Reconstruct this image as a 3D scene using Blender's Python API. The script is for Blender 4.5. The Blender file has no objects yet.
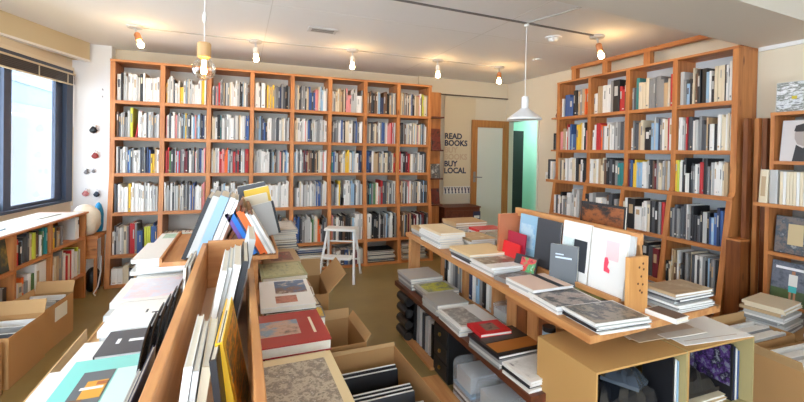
import bpy, math, random
from mathutils import Vector, Matrix, Euler
R = random.Random(7)
SC = bpy.context.scene
COL = SC.collection
PI = math.pi

# ------------------------------------------------------------------ camera
CAM_H, YAW, ROLL, PITCH, FPX, PPY = 1.43, .373, .0187, -.01, 410.86, 155.39
cam_data = bpy.data.cameras.new('camera')
cam = bpy.data.objects.new('camera', cam_data)
COL.objects.link(cam)
r_ = Vector((math.cos(YAW), -math.sin(YAW), 0))
f_ = Vector((math.sin(YAW)*math.cos(PITCH), math.cos(YAW)*math.cos(PITCH), math.sin(PITCH)))
u_ = r_.cross(f_)
ax = math.cos(ROLL)*r_ + math.sin(ROLL)*u_
ay = -math.sin(ROLL)*r_ + math.cos(ROLL)*u_
cam.matrix_world = Matrix(((ax.x, ay.x, -f_.x, 0), (ax.y, ay.y, -f_.y, 0), (ax.z, ay.z, -f_.z, CAM_H), (0, 0, 0, 1)))
cam_data.sensor_width = 36
cam_data.lens = FPX*36/804
cam_data.shift_y = (PPY-201)/804
cam_data.clip_start = .03
SC.camera = cam

# ------------------------------------------------------------------ world, sun, exposure
world = bpy.data.worlds.new('world')
SC.world = world
world.use_nodes = True
wn = world.node_tree.nodes
wn['Background'].inputs[0].default_value = (.75, .875, 1.0, 1)
wn['Background'].inputs[1].default_value = 4.6
sun_d = bpy.data.lights.new('sun', 'SUN')
sun = bpy.data.objects.new('sun', sun_d)
COL.objects.link(sun)
sun_d.energy = 12
sun_d.angle = .03
sun_d.color = (1, .98, .95)
sun.rotation_euler = Vector((.62, -.10, -1)).to_track_quat('-Z', 'Y').to_euler()
SC.view_settings.view_transform = 'Standard'
SC.view_settings.look = 'None'
SC.view_settings.exposure = 0.78
SC.view_settings.gamma = 1
SC.view_settings.use_curve_mapping = False

# ------------------------------------------------------------------ materials
def lin(c):
    c = [x/255 for x in c]
    return tuple((x/12.92 if x <= .04045 else ((x+.055)/1.055)**2.4) for x in c)

MATS = {}
def mat(name, rgb, rough=.6, metal=0, emit=0, ecol=None, trans=0, alpha=1, var=0, spec=.5, vscale=6):
    if name in MATS: return MATS[name]
    m = bpy.data.materials.new(name)
    m.use_nodes = True
    nt = m.node_tree
    b = nt.nodes['Principled BSDF']
    c = lin(rgb)
    b.inputs['Base Color'].default_value = (*c, 1)
    b.inputs['Roughness'].default_value = rough
    b.inputs['Metallic'].default_value = metal
    b.inputs['Specular IOR Level'].default_value = spec
    if trans: b.inputs['Transmission Weight'].default_value = trans
    if alpha < 1: b.inputs['Alpha'].default_value = alpha
    if emit:
        b.inputs['Emission Color'].default_value = (*lin(ecol or rgb), 1)
        b.inputs['Emission Strength'].default_value = emit
    if var:
        tc = nt.nodes.new('ShaderNodeTexCoord')
        no = nt.nodes.new('ShaderNodeTexNoise')
        no.inputs['Scale'].default_value = vscale
        no.inputs['Detail'].default_value = 5
        mx = nt.nodes.new('ShaderNodeMix'); mx.data_type = 'RGBA'
        mx.inputs[6].default_value = (*[x*(1-var) for x in c], 1)
        mx.inputs[7].default_value = (*[min(1, x*(1+var)) for x in c], 1)
        nt.links.new(tc.outputs['Object'], no.inputs['Vector'])
        nt.links.new(no.outputs['Fac'], mx.inputs[0])
        nt.links.new(mx.outputs[2], b.inputs['Base Color'])
    MATS[name] = m
    return m

def wood(name, light, dark, axis='Z', rough=.45, knots=True, gs=1.0):
    """grained timber, the grain runs along AXIS; small dark knots"""
    m = bpy.data.materials.new(name); m.use_nodes = True
    nt = m.node_tree; N = nt.nodes; L = nt.links
    b = N['Principled BSDF']; b.inputs['Roughness'].default_value = rough
    tc = N.new('ShaderNodeTexCoord')
    mp = N.new('ShaderNodeMapping')
    s = {'X': (1.2, 14, 14), 'Y': (14, 1.2, 14), 'Z': (14, 14, 1.2)}[axis]
    mp.inputs['Scale'].default_value = [v*gs for v in s]
    L.new(tc.outputs['Object'], mp.inputs['Vector'])
    no = N.new('ShaderNodeTexNoise'); no.inputs['Scale'].default_value = 2.2; no.inputs['Detail'].default_value = 6
    L.new(mp.outputs[0], no.inputs['Vector'])
    cr = N.new('ShaderNodeValToRGB')
    cr.color_ramp.elements[0].position = .32; cr.color_ramp.elements[0].color = (*lin(dark), 1)
    cr.color_ramp.elements[1].position = .68; cr.color_ramp.elements[1].color = (*lin(light), 1)
    L.new(no.outputs['Fac'], cr.inputs[0])
    out = cr.outputs[0]
    if knots:
        mp2 = N.new('ShaderNodeMapping')
        s2 = {'X': (3, 9, 9), 'Y': (9, 3, 9), 'Z': (9, 9, 3)}[axis]
        mp2.inputs['Scale'].default_value = s2
        L.new(tc.outputs['Object'], mp2.inputs['Vector'])
        vo = N.new('ShaderNodeTexVoronoi'); vo.inputs['Scale'].default_value = 1.0
        L.new(mp2.outputs[0], vo.inputs['Vector'])
        k = N.new('ShaderNodeValToRGB')
        k.color_ramp.elements[0].position = .07; k.color_ramp.elements[0].color = (1, 1, 1, 1)
        k.color_ramp.elements[1].position = .16; k.color_ramp.elements[1].color = (0, 0, 0, 1)
        L.new(vo.outputs['Distance'], k.inputs[0])
        mx = N.new('ShaderNodeMix'); mx.data_type = 'RGBA'
        L.new(k.outputs[0], mx.inputs[0]); L.new(out, mx.inputs[6])
        mx.inputs[7].default_value = (*[v*.42 for v in lin(dark)], 1)
        out = mx.outputs[2]
    L.new(out, b.inputs['Base Color'])
    MATS[name] = m
    return m

def picture(name, cols, scale=9, seed=0, stretch=(1, 1, 1), rough=.35):
    """a printed picture: bands of the given colours broken up by noise"""
    if name in MATS: return MATS[name]
    m = bpy.data.materials.new(name); m.use_nodes = True
    nt = m.node_tree; N = nt.nodes; L = nt.links
    b = N['Principled BSDF']; b.inputs['Roughness'].default_value = rough
    tc = N.new('ShaderNodeTexCoord'); mp = N.new('ShaderNodeMapping')
    mp.inputs['Location'].default_value = (seed*3.1, seed*1.7, seed)
    mp.inputs['Scale'].default_value = stretch
    no = N.new('ShaderNodeTexNoise'); no.inputs['Scale'].default_value = scale; no.inputs['Detail'].default_value = 9; no.inputs['Roughness'].default_value = .68
    cr = N.new('ShaderNodeValToRGB'); cr.color_ramp.interpolation = 'EASE'
    e = cr.color_ramp.elements
    n = len(cols)
    ps = [.30+.4*i/(n-1) for i in range(n)]
    e[0].position = ps[0]; e[0].color = (*lin(cols[0]), 1)
    e[1].position = ps[-1]; e[1].color = (*lin(cols[-1]), 1)
    for p, c in zip(ps[1:-1], cols[1:-1]):
        q = e.new(p); q.color = (*lin(c), 1)
    L.new(tc.outputs['Object'], mp.inputs['Vector']); L.new(mp.outputs[0], no.inputs['Vector'])
    L.new(no.outputs['Fac'], cr.inputs[0]); L.new(cr.outputs[0], b.inputs['Base Color'])
    MATS[name] = m
    return m

PAL = {  # letter: (word, rgb)
 'w': ('white', (236, 234, 230)), 'c': ('cream', (226, 212, 184)), 't': ('tan', (192, 164, 128)), 'n': ('brown', (112, 82, 62)),
 'k': ('black', (34, 34, 38)), 'g': ('grey', (142, 142, 142)), 'l': ('pale grey', (194, 194, 192)), 'd': ('dark grey', (78, 80, 86)),
 'r': ('red', (196, 44, 48)), 'o': ('orange', (238, 112, 44)), 'y': ('yellow', (238, 196, 56)), 'b': ('blue', (62, 96, 156)),
 's': ('pale blue', (152, 186, 214)), 'u': ('navy', (42, 54, 88)), 'e': ('teal', (52, 134, 134)), 'v': ('green', (84, 126, 76)),
 'p': ('pink', (226, 146, 144)), 'm': ('maroon', (118, 38, 50)), 'f': ('lime', (206, 210, 70)), 'a': ('purple', (112, 84, 164)),
}
def pal(c): return mat('cover_'+PAL[c][0].replace(' ', '_'), PAL[c][1], .45)
PAGES = mat('paper_pages', (238, 232, 218), .9, var=.06, vscale=90)
WHITE = mat('white_paint', (238, 238, 236), .4)
PINE_Z = wood('pine_upright', (208, 140, 80), (178, 108, 58), 'Z')
PINE_X = wood('pine_board', (208, 140, 80), (178, 108, 58), 'X')
PINE_Y = wood('pine_board_y', (208, 140, 80), (178, 108, 58), 'Y')
PALE_Y = wood('pale_pine_y', (214, 158, 102), (190, 126, 74), 'Y')
PALE_Z = wood('pale_pine_z', (208, 156, 102), (184, 124, 74), 'Z')
PALE_X = wood('pale_pine_x', (214, 158, 102), (190, 126, 74), 'X')
DARK_Z = wood('dark_pine', (142, 84, 42), (108, 58, 28), 'Z')
RED_X = wood('reddish_board', (120, 62, 38), (88, 42, 26), 'X', knots=False)
RED_Y = wood('reddish_board_y', (112, 60, 38), (82, 42, 28), 'Y', knots=False)
CARD = mat('cardboard', (186, 142, 92), .85, var=.08, vscale=3)
CARD_IN = mat('cardboard_inside', (196, 158, 110), .9, var=.06, vscale=4)
BLACK = mat('black_plastic', (28, 28, 30), .45)
STEEL = mat('grey_metal', (150, 150, 152), .35, metal=.8)
CLEAR = mat('clear_plastic', (225, 230, 236), .10, alpha=.22)

# ------------------------------------------------------------------ mesh helpers
class MB:
    def __init__(s): s.v, s.f, s.m, s.mats = [], [], [], []
    def mi(s, m):
        if m not in s.mats: s.mats.append(m)
        return s.mats.index(m)
    def add(s, vs, fs, m, M=None):
        o = len(s.v)
        s.v += [tuple(M @ Vector(v)) for v in vs] if M is not None else [tuple(v) for v in vs]
        s.f += [tuple(i+o for i in f) for f in fs]
        s.m += [s.mi(m)]*len(fs)
        return s
    def box(s, x0, x1, y0, y1, z0, z1, m, M=None):
        vs = [(x0, y0, z0), (x1, y0, z0), (x1, y1, z0), (x0, y1, z0), (x0, y0, z1), (x1, y0, z1), (x1, y1, z1), (x0, y1, z1)]
        return s.add(vs, [(3, 2, 1, 0), (4, 5, 6, 7), (0, 1, 5, 4), (1, 2, 6, 5), (2, 3, 7, 6), (3, 0, 4, 7)], m, M)
    def prism(s, poly, h0, h1, axis, m, M=None):
        """extrude a 2-D outline along an axis; poly holds the other two coordinates in order"""
        n = len(poly)
        def P(a, b, h): return {'X': (h, a, b), 'Y': (a, h, b), 'Z': (a, b, h)}[axis]
        vs = [P(a, b, h0) for a, b in poly]+[P(a, b, h1) for a, b in poly]
        fs = [tuple(range(n-1, -1, -1)), tuple(range(n, 2*n))]+[(i, (i+1) % n, n+(i+1) % n, n+i) for i in range(n)]
        return s.add(vs, fs, m, M)
    def lathe(s, prof, m, seg=20, M=None):
        vs, fs = [], []
        for r, z in prof:
            for k in range(seg):
                a = 2*PI*k/seg
                vs.append((r*math.cos(a), r*math.sin(a), z))
        for i in range(len(prof)-1):
            for k in range(seg):
                k2 = (k+1) % seg
                fs.append((i*seg+k, i*seg+k2, (i+1)*seg+k2, (i+1)*seg+k))
        if prof[0][0] > 1e-4: fs.append(tuple(range(seg-1, -1, -1)))
        if prof[-1][0] > 1e-4: fs.append(tuple((len(prof)-1)*seg+k for k in range(seg)))
        return s.add(vs, fs, m, M)
    def tube(s, pts, r, m, seg=8, M=None):
        pts = [Vector(p) for p in pts]
        vs, fs = [], []
        for i, p in enumerate(pts):
            d = (pts[min(i+1, len(pts)-1)]-pts[max(i-1, 0)]).normalized()
            a = d.orthogonal().normalized() if abs(d.z) > .99 else d.cross(Vector((0, 0, 1))).normalized()
            b = d.cross(a)
            for k in range(seg):
                t = 2*PI*k/seg
                vs.append(p+r*(math.cos(t)*a+math.sin(t)*b))
        for i in range(len(pts)-1):
            for k in range(seg):
                k2 = (k+1) % seg
                fs.append((i*seg+k, i*seg+k2, (i+1)*seg+k2, (i+1)*seg+k))
        fs.append(tuple(range(seg-1, -1, -1))); fs.append(tuple((len(pts)-1)*seg+k for k in range(seg)))
        return s.add(vs, fs, m, M)
    def build(s, name, parent=None, loc=None, rot=None, smooth=False, bevel=0):
        me = bpy.data.meshes.new(name)
        me.from_pydata(s.v, [], s.f)
        for m in s.mats: me.materials.append(m)
        me.polygons.foreach_set('material_index', s.m)
        if smooth: me.polygons.foreach_set('use_smooth', [True]*len(s.f))
        me.update()
        o = bpy.data.objects.new(name, me)
        COL.objects.link(o)
        if parent: o.parent = parent
        if loc is not None: o.location = loc
        if rot is not None: o.rotation_euler = rot
        if bevel:
            b = o.modifiers.new('bevel', 'BEVEL'); b.width = bevel; b.segments = 2; b.limit_method = 'ANGLE'
        return o

def tag(o, label, cat, group=None, kind=None):
    if label: o['label'] = label
    if cat: o['category'] = cat
    if group: o['group'] = group
    if kind: o['kind'] = kind
    return o
def thing(name, label, cat, loc=(0, 0, 0), rot=(0, 0, 0), group=None):
    o = bpy.data.objects.new(name, None)
    COL.objects.link(o)
    o.location = loc; o.rotation_euler = rot; o.empty_display_size = .05
    return tag(o, label, cat, group)
def struct(o): o['kind'] = 'structure'; return o
def B(x0, x1, y0, y1, z0, z1, m): return MB().box(x0, x1, y0, y1, z0, z1, m)
def T(x, y, z, rz=0, rx=0, ry=0): return Matrix.Translation((x, y, z)) @ Euler((rx, ry, rz)).to_matrix().to_4x4()

ORD = 'first second third fourth fifth sixth seventh eighth ninth tenth eleventh twelfth thirteenth fourteenth fifteenth sixteenth seventeenth eighteenth nineteenth twentieth twenty-first twenty-second twenty-third twenty-fourth twenty-fifth twenty-sixth twenty-seventh twenty-eighth'.split()

# ------------------------------------------------------------------ room shell
CEIL = 2.53
FLOORM = mat('worn_floor', (140, 120, 74), .38, var=.32, vscale=2.6)
CEILM = mat('ceiling_paint', (234, 232, 230), .8)
WALLM = mat('wall_paint', (226, 214, 190), .8)
PILLM = mat('pillar_paint', (238, 240, 242), .7)
struct(B(-4, 6.2, -2.5, 7, -.1, 0, FLOORM).build('floor'))
struct(B(.9, 4.05, -2.6, -2.5, 0, CEIL, WALLM).build('wall_daylight_block'))  # unseen wall behind the camera, added to block daylight from the right
cm = B(-3.2, 4.1, -2.6, 5.7, CEIL, CEIL+.1, CEILM)
struct(cm.build('ceiling'))
sm = MB()  # joints between the ceiling panels
for y in (3.30, 1.9): sm.box(-1.6, 3.95, y, y+.006, CEIL-.002, CEIL, mat('ceiling_joint', (218, 215, 210), .9))
for x in (2.06, .2): sm.box(x, x+.006, .5, 5.5, CEIL-.002, CEIL, MATS['ceiling_joint'])
struct(sm.build('trim_4'))
struct(B(-1.75, 4.05, 5.55, 5.65, 0, CEIL, WALLM).build('wall_back'))
struct(B(-1.72, -1.345, 5.40, 5.55, 0, CEIL, PILLM).build('wall_pillar'))
# beam along the back wall top (a shallow lintel line above poster and door)
struct(B(2.4, 3.95, 5.51, 5.55, 2.30, CEIL, WALLM).build('trim_1'))
struct(B(2.36, 3.95, 5.495, 5.515, 2.285, 2.30, mat('dark_rail', (92, 74, 56), .6)).build('trim_2'))
# right wall with its doorway
wr = MB()
wr.box(3.95, 4.05, -2.5, 4.76, 0, CEIL, WALLM)
wr.box(3.95, 4.05, 4.76, 5.5, 1.93, CEIL, WALLM)
wr.box(3.95, 4.05, 5.5, 5.55, 0, CEIL, WALLM)
struct(wr.build('wall_right'))
JAMB = mat('cream_jamb', (226, 218, 200), .5)
dj = MB()
dj.box(3.93, 4.06, 4.735, 4.765, 0, 1.955, JAMB).box(3.93, 4.06, 5.49, 5.52, 0, 1.955, JAMB).box(3.93, 4.06, 4.765, 5.49, 1.93, 1.955, JAMB)
struct(dj.build('trim_3'))
# the room beyond the doorway
TEAL = mat('teal_wall', (190, 228, 214), .7)
tr = MB()
tr.box(5.4, 5.5, 3.5, 8.2, 0, 2.53, TEAL).box(4.05, 5.5, 8.2, 8.3, 0, 2.53, TEAL).box(4.05, 5.5, 3.4, 3.5, 0, 2.53, TEAL)
tr.box(3.95, 4.05, 5.65, 8.2, 0, 2.53, TEAL).box(3.95, 5.5, 3.4, 8.3, 2.53, 2.6, TEAL)
struct(tr.build('wall_beyond'))
struct(B(4, 5.5, 7, 8.3, -.1, 0, FLOORM).build('floor_beyond'))
tag(B(4.80, 5.04, 6.5, 6.56, 0, 1.86, BLACK).build('black_panel'), 'tall black panel standing inside the teal room beyond the doorway', 'panel')
fill_lamp = thing('added_fill_light', 'round white ceiling light added, unseen, to brighten the teal room past the doorway', 'ceiling light', (4.7, 6.3, 2.53))  # added lamp, out of view; brightens the teal room
MB().lathe([(.16, 0), (.16, -.03), (.001, -.03)][::-1], mat('fill_diffuser', (245, 250, 245), .5, emit=70, ecol=(228, 250, 242))).build('fill_diffuser', fill_lamp)
MB().lathe([(.175, 0), (.175, -.012), (.001, -.012)][::-1], WHITE).build('base', fill_lamp)
sw = thing('light_switch', 'small white switch plate on the wall between doorway and side bookcase', 'switch', (3.945, 4.55, 1.12))
B(-.008, 0, -.035, .035, -.06, .06, WHITE).build('plate', sw, bevel=.003)
B(-.014, -.008, -.012, .012, -.02, .02, mat('switch_key', (210, 208, 200), .4)).build('key', sw)

# open door leaf against the back wall
dl = thing('door_1', None, None, (3.93, 5.43, 0)); dl['kind'] = 'structure'
LEAF = wood('door_timber', (190, 132, 72), (164, 106, 54), 'Z', knots=False)
m = MB()
m.box(-.66, -.57, 0, .035, .02, 1.93, LEAF).box(-.11, -.0, 0, .035, .02, 1.93, LEAF)
m.box(-.57, -.11, 0, .035, 1.82, 1.93, LEAF).box(-.57, -.11, 0, .035, .02, .16, LEAF)
m.build('door_frame', dl)
B(-.57, -.11, .012, .022, .16, 1.82, mat('frosted_glass', (214, 216, 206), .35)).build('door_glass', dl)
m = MB(); m.box(-.635, -.595, -.008, 0, .98, 1.14, STEEL); m.tube([(-.615, -.008, 1.06), (-.615, -.05, 1.06), (-.51, -.05, 1.055)], .009, STEEL)
m.build('door_handle', dl)

# right soffit beam (runs across the room, slightly off square)
def yb(x): return 2.10-.075*(3.95-x)
def ya(x): return 1.59-.065*(3.95-x)
m = MB(); m.prism([(-1.9, ya(-1.9)), (3.95, ya(3.95)), (3.95, yb(3.95)), (-1.9, yb(-1.9))], 2.33, CEIL, 'Z', mat('soffit_paint', (226, 220, 210), .8))
struct(m.build('beam_soffit'))
struct(B(3.925, 3.95, .2, 2.08, 2.30, 2.33, WHITE).build('trim_5'))

# left wall, window and beam: the wall is turned five degrees
WALL_O = Vector((-1.70, 5.40, 0)); WANG = math.radians(-99.5)   # local +x runs towards the camera, local +y into the room
def wl(mb, name, parent=None): return mb.build(name, parent, WALL_O if parent is None else None, (0, 0, WANG) if parent is None else None)
m = MB()
m.box(-.45, 0, -.16, 0, 0, CEIL, WALLM).box(0, 7.4, -.16, 0, 0, .83, WALLM).box(0, 7.4, -.16, 0, 2.225, CEIL, WALLM).box(3.0, 3.2, -.16, 0, .83, 2.225, WALLM)  # bare opening past the post is unseen, added to let in daylight
struct(wl(m, 'wall_left'))
FRAME = mat('slate_aluminium', (66, 78, 100), .4, metal=.2)
win = thing('window_1', None, None, WALL_O, (0, 0, WANG)); win['kind'] = 'structure'
m = MB()
m.box(.0, .11, -.11, .012, .83, 2.225, FRAME).box(.11, 3, -.11, .012, .83, .855, FRAME).box(.11, 3, -.11, .012, 2.165, 2.225, FRAME).box(2.94, 3, -.11, .01, .855, 2.165, FRAME)
m.build('window_frame', win)
m = MB()
m.box(.11, .225, -.06, -.03, .856, 2.164, FRAME).box(.84, .93, -.06, -.03, .856, 2.164, FRAME).box(.225, .84, -.06, -.03, .856, .885, FRAME).box(.225, .84, -.06, -.03, 2.12, 2.164, FRAME)
m.build('sash', win)
m = MB()
m.box(.86, .94, -.095, -.065, .856, 2.164, FRAME).box(2.86, 2.94, -.095, -.065, .856, 2.164, FRAME).box(.94, 2.86, -.095, -.065, .856, .90, FRAME)
m.build('sash', win)
GLASS = bpy.data.materials.new('window_glass'); GLASS.use_nodes = True
g = GLASS.node_tree; g.nodes.remove(g.nodes['Principled BSDF'])
a = g.nodes.new('ShaderNodeBsdfTransparent'); b = g.nodes.new('ShaderNodeBsdfGlossy'); x = g.nodes.new('ShaderNodeMixShader')
b.inputs['Roughness'].default_value = .02; x.inputs[0].default_value = .06
g.links.new(a.outputs[0], x.inputs[1]); g.links.new(b.outputs[0], x.inputs[2]); g.links.new(x.outputs[0], g.nodes['Material Output'].inputs[0])
B(.225, .84, -.048, -.044, .885, 2.12, GLASS).build('window_pane', win)
B(.94, 2.86, -.082, -.078, .90, 2.164, GLASS).build('window_pane', win)
m = MB(); m.box(-.04, -.0005, 0, .02, .78, 2.26, mat('cream_casing', (232, 222, 200), .6)).box(0, 3, 0, .012, 2.2255, 2.26, MATS['cream_casing'])
m.build('casing', win)
bl = thing('venetian_blind', 'dark venetian blind pulled up under the window head with cords', 'blind', WALL_O, (0, 0, WANG))
CREAMB = mat('blind_cream', (214, 204, 176), .5)
B(.03, 2.85, .0125, .05, 2.168, 2.184, CREAMB).build('head_rail', bl)
m = MB()
for k in range(6): m.box(.05, 2.85, .014, .052, 2.074+.0155*k, 2.0875+.0155*k, mat('blind_slat', (60, 58, 60), .5))
m.build('slats', bl)
B(.05, 2.85, .016, .05, 2.064, 2.0735, CREAMB).build('bottom_rail', bl)
m = MB(); m.tube([(.075, .055, 2.16), (.077, .056, 1.62)], .004, WHITE)
m.build('cord', bl)
for xx in (.17, .62): B(xx, xx+.012, .0525, .056, 2.065, 2.16, CREAMB).build('tape', bl)
BEAM = mat('beam_paint', (212, 198, 164), .8)
pf, pn = Vector((-1.53, 5.35, 0)), Vector((-1.86, 4.37, 0))
bd_ = (pn-pf).normalized(); bw = Vector((-bd_.y, bd_.x, 0))*-1   # away from the room
def bpt(t, o): q = pf+bd_*t+bw*o; return (q.x, q.y)
m2 = MB(); m2.prism([bpt(0, 0), bpt(3.4, 0), bpt(3.4, .30), bpt(0, .30)], 2.345, CEIL, 'Z', BEAM)
struct(m2.build('beam_left'))
m2 = MB(); m2.prism([bpt(0, -.012), bpt(3.4, -.012), bpt(3.4, .05), bpt(0, .05)], 2.325, 2.3445, 'Z', WHITE)
struct(m2.build('trim_6'))

# ------------------------------------------------------------------ outside the window
struct(B(-14, -2.6, -3, 16, -.14, -.1, mat('pavement', (214, 218, 224), .9, var=.1)).build('street'))
bd = thing('building', 'pale building with long window bands across the street', 'building', (-9, 24, -.1))
B(-1, 0, -9, 9, 0, 6, mat('facade', (96, 112, 132), .8)).build('wall', bd)
for z in (1.0, 2.6, 4.2): B(0, .05, -8.5, 8.5, z, z+.7, mat('facade_glass', (50, 66, 90), .2)).build('window_band', bd)
B(0, .5, -9, 9, 2.1, 2.25, WHITE).build('canopy', bd)
van = thing('van', 'blue van with a white strip parked right outside the window', 'van', (-3.5, 7.4, -.1))
VAN = mat('van_paint', (36, 47, 64), .25)
m = MB(); m.prism([(-2.0, .35), (2.3, .35), (2.3, 1.0), (1.9, 1.15), (1.35, 1.9), (-2.0, 1.95)], -.85, .85, 'X', VAN)
o = m.build('body', van, bevel=.05)
m = MB(); m.prism([(-1.8, 1.25), (1.55, 1.25), (1.2, 1.72), (-1.8, 1.75)], .85, .86, 'X', mat('van_glass', (20, 27, 38), .1))
m.build('side_window', van)
B(.85, .875, -2, 2.2, .62, .72, mat('van_trim', (100, 106, 114), .3)).build('trim_strip', van)
for yy in (-1.3, 1.5):
    w = MB(); w.lathe([(.001, 0), (.2, 0), (.31, .02), (.31, .2), (.001, .2)], BLACK, 20, T(.87, yy, .31, 0, 0, -PI/2))
    w.build('wheel', van, smooth=False)

# ------------------------------------------------------------------ books
def book_geo(mb, w, d, h, c, style, M, page=True):
    """upright book: spine at y=0 facing -y, thickness along x, height z"""
    m = pal(c)
    bt = min(.0025, w*.14)
    b = min(.004, w*.2)
    mb.prism([(0, b), (w*.22, 0), (w*.78, 0), (w, b), (w, .006), (0, .006)], 0, h, 'Z', m, M)
    mb.box(0, bt, .006, d, 0, h, m, M); mb.box(w-bt, w, .006, d, 0, h, m, M)
    mb.box(bt, w-bt, .006, d-.003, .003, h-.003, PAGES, M)
    if style and w > .009:
        c2, z0, z1 = style
        mb.box(w*.24, w*.76, -.0006, .001, h*z0, h*z1, pal(c2), M)

DARKS = set('kdunmbgrea')
def style_for(c, rr):
    k = rr.random()
    c2 = ('lgctl' if c in DARKS else 'lgtlg')[rr.randrange(5)]
    if k < .12: c2 = 'w' if c in DARKS else 'd'
    k = rr.random()
    if k < .3: return (c2, .50, .80)
    if k < .5: return (c2, .08, .13)
    if k < .6: return (c2, .66, .88)
    return None

def parse(spec, width, rr, split=0):
    """letters = colours; a digit after a letter = height in tenths; ^ wider; - thinner; _ a gap; / leans on the one before"""
    out = []
    for ch in spec:
        if ch == ' ': continue
        if ch.isdigit(): out[-1]['h'] = int(ch)/10
        elif ch == '^': out[-1]['k'] = 2.1
        elif ch == '-': out[-1]['k'] = .55
        elif ch == '/': out[-1]['lean'] = True
        elif ch == '_': out.append({'c': None, 'k': 1.0, 'h': 0, 'lean': False})
        else: out.append({'c': ch, 'k': 1.0, 'h': None, 'lean': False})
    if split:
        o2 = []
        for b in out:
            o2.append(b)
            if b['c'] and b['k'] == 1 and not b['lean'] and rr.random() < split:
                q = dict(b)
                if rr.random() < .5: q['c'] = 'lgwdclgtds'[rr.randrange(10)]
                o2.append(q)
        out = o2
    raw = [b['k']*rr.uniform(.6, 1.4) for b in out]
    s = width/sum(raw)
    for b, r in zip(out, raw): b['w'] = r*s
    return out

BOOKS = {'n': 0}
def fill(P0, ang, width, clear, spec, base_h, depth, rr, where, mass=None, front=0.0, group=None):
    """books standing left to right on a board from P0 along ANG; each becomes a thing, or goes into MASS"""
    items = parse(spec, width-.012, rr, .45 if mass is not None else 0)
    x = .006
    n = 0
    ca, sa = math.cos(ang), math.sin(ang)
    for b in items:
        w = b['w']-.0008
        if b['c']:
            n += 1
            h = clear*(b['h'] if b['h'] else min(.93, max(.4, base_h+rr.uniform(-.075, .075))))
            d = min(depth, h*rr.uniform(.68, .85))
            off = front+rr.uniform(0, .018)
            lean = 0
            if b['lean']:
                lean = .16
                w = max(.012, min(w*.5, .02))
            lx = x+.0004
            px, py = P0[0]+ca*lx-sa*off, P0[1]+sa*lx+ca*off
            st = style_for(b['c'], rr)
            if mass is not None:
                book_geo(mass, w, d, h, b['c'], st, T(px, py, P0[2]+.0005, ang, 0, lean))
            else:
                mb = MB(); book_geo(mb, w, d, h, b['c'], st, None)
                o = mb.build('book', None, (px, py, P0[2]+(.0005 if not lean else .0005)), (0, lean, ang))
                size = 'thick' if w > .034 else 'slim' if w < .017 else ('tall' if h > clear*.8 else 'low' if h < clear*.58 else 'upright')
                tag(o, f'{size} {PAL[b["c"]][0]} book, {ORD[n-1]} from left {where}', 'book', group)
                BOOKS['n'] += 1
        x += b['w']
    return n

MASS = MB()

# ------------------------------------------------------------------ long bookcase on the back wall
BX = [-1.235+.448*i for i in range(9)]
BZ = [2.295, 1.902, 1.524, 1.150, .748, .325]          # board tops (the first is the case top)
def by(z): return 5.005 if z >= 1.15 else 4.865+.14*z/1.15   # front edge: the lower part flares out
bc = thing('bookcase', 'long eight-bay pine bookcase filling the back wall', 'bookcase', (BX[0], 5.4, 0))
def rel(mb, name, par, base=(BX[0], 5.4, 0)):
    o = mb.build(name, par, (-base[0], -base[1], -base[2])); return o
for i, x in enumerate(BX):
    m = MB(); m.prism([(5.005, BZ[0]), (5.34, BZ[0]), (5.34, 0), (4.865, 0), (5.005, 1.15)], x-.022, x+.022, 'X', PINE_Z)
    rel(m, 'side_panel' if i in (0, 8) else 'divider', bc)
for k, z in enumerate(BZ):
    m = MB()
    for i in range(8):
        m.box(BX[i]+.0221, BX[i+1]-.0221, by(z)-(0 if k else .0), 5.335, z-.034, z, PINE_X)
    if k == 0: m = MB(); m.box(BX[0]-.022, BX[8]+.022, 4.995, 5.34, z+.0005, z+.024, PINE_X)
    rel(m, 'top_board' if k == 0 else 'shelf', bc)
m = MB(); m.box(BX[0]-.02, BX[8]+.02, 5.342, 5.352, .02, BZ[0], mat('grey_back', (214, 210, 200), .8)); rel(m, 'back_panel', bc)

BACK = [
 ['w^kll wwww lwk ww7w7w7w7w7w', 'y6w7lwdw6wy5^w7gclw6w6wwyw', 'w6p6rgdlgcww6wlkkcgn', 'w^8ww^8n6yyyggdu7gdkg', 'lcdgkct bb6b6pcwssww', 'w7ctnckpp6llw6^w6g', 'tndkncsu6nktgcg', 'ycggndcbkttpnfcl'],
 ['ndlgg6lf9_r/^w8w8lwdlggl', 'p7wwwpwlsydwpgsduw', 'ccwk8eglwlwwlw8gcwwlbbb', 'ggssub6wwggldwcwgl', 'ccwwlw8pwlbdlwgllw', 'ngdgwwblkcccwwdbdw', 'ggdgcnlwgb8blwpr8r8', 'ldkgnlcwcsgpgslw'],
 ['wdlww8bdgw7w7wdd8u6uby6tw', 'r7rvkr7r7gmkww6ggkpgublp', 'wcwwr7po6oslr7drkww7gr8r8', 'llllww8ww8wkgt6ngpdbw', 'wwldwwmmtnkkndcwlpw', 'eblnncwlyyctslw7wu', 'bbuw8ttngclcdngcr', 'rlkmrvcwlgcwwdld'],
 ['d8gww7w7y8w7ww8w8wwlw8w7wll', 'wlg6wkgllwwlkgdwbbww7p', 'l6wglw7gw8w6gl6g', 'dgdkgww7ww7lww', 'd6g6w6lwg7lw7wllbbgww', 'gdg6l6w7y_d/wwwlss7wlg', 'dkegvcwp6rdkgtdlg', 'mtdkgw6pwwglgdwgdk'],
 ['w6dlw7cgmr8r8b6b6b6kf7f7b7b', 'd5n5p5m5r5l4g4_', 'g5d5lw5kgd5wl', 'ldgkwgdwl', 'bb6bkdgl7lw6vcoo5dg', 'pdwknkkdkgsww8l8w8', 'w8w8lkkkkdkglkwwkg', 'ntkmdkmwdkmkkd'],
 ['w6cd6t5v_ _ ', '', 'lgdwkl', '', '', 'gwdbgmwl', '', '']]
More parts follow.
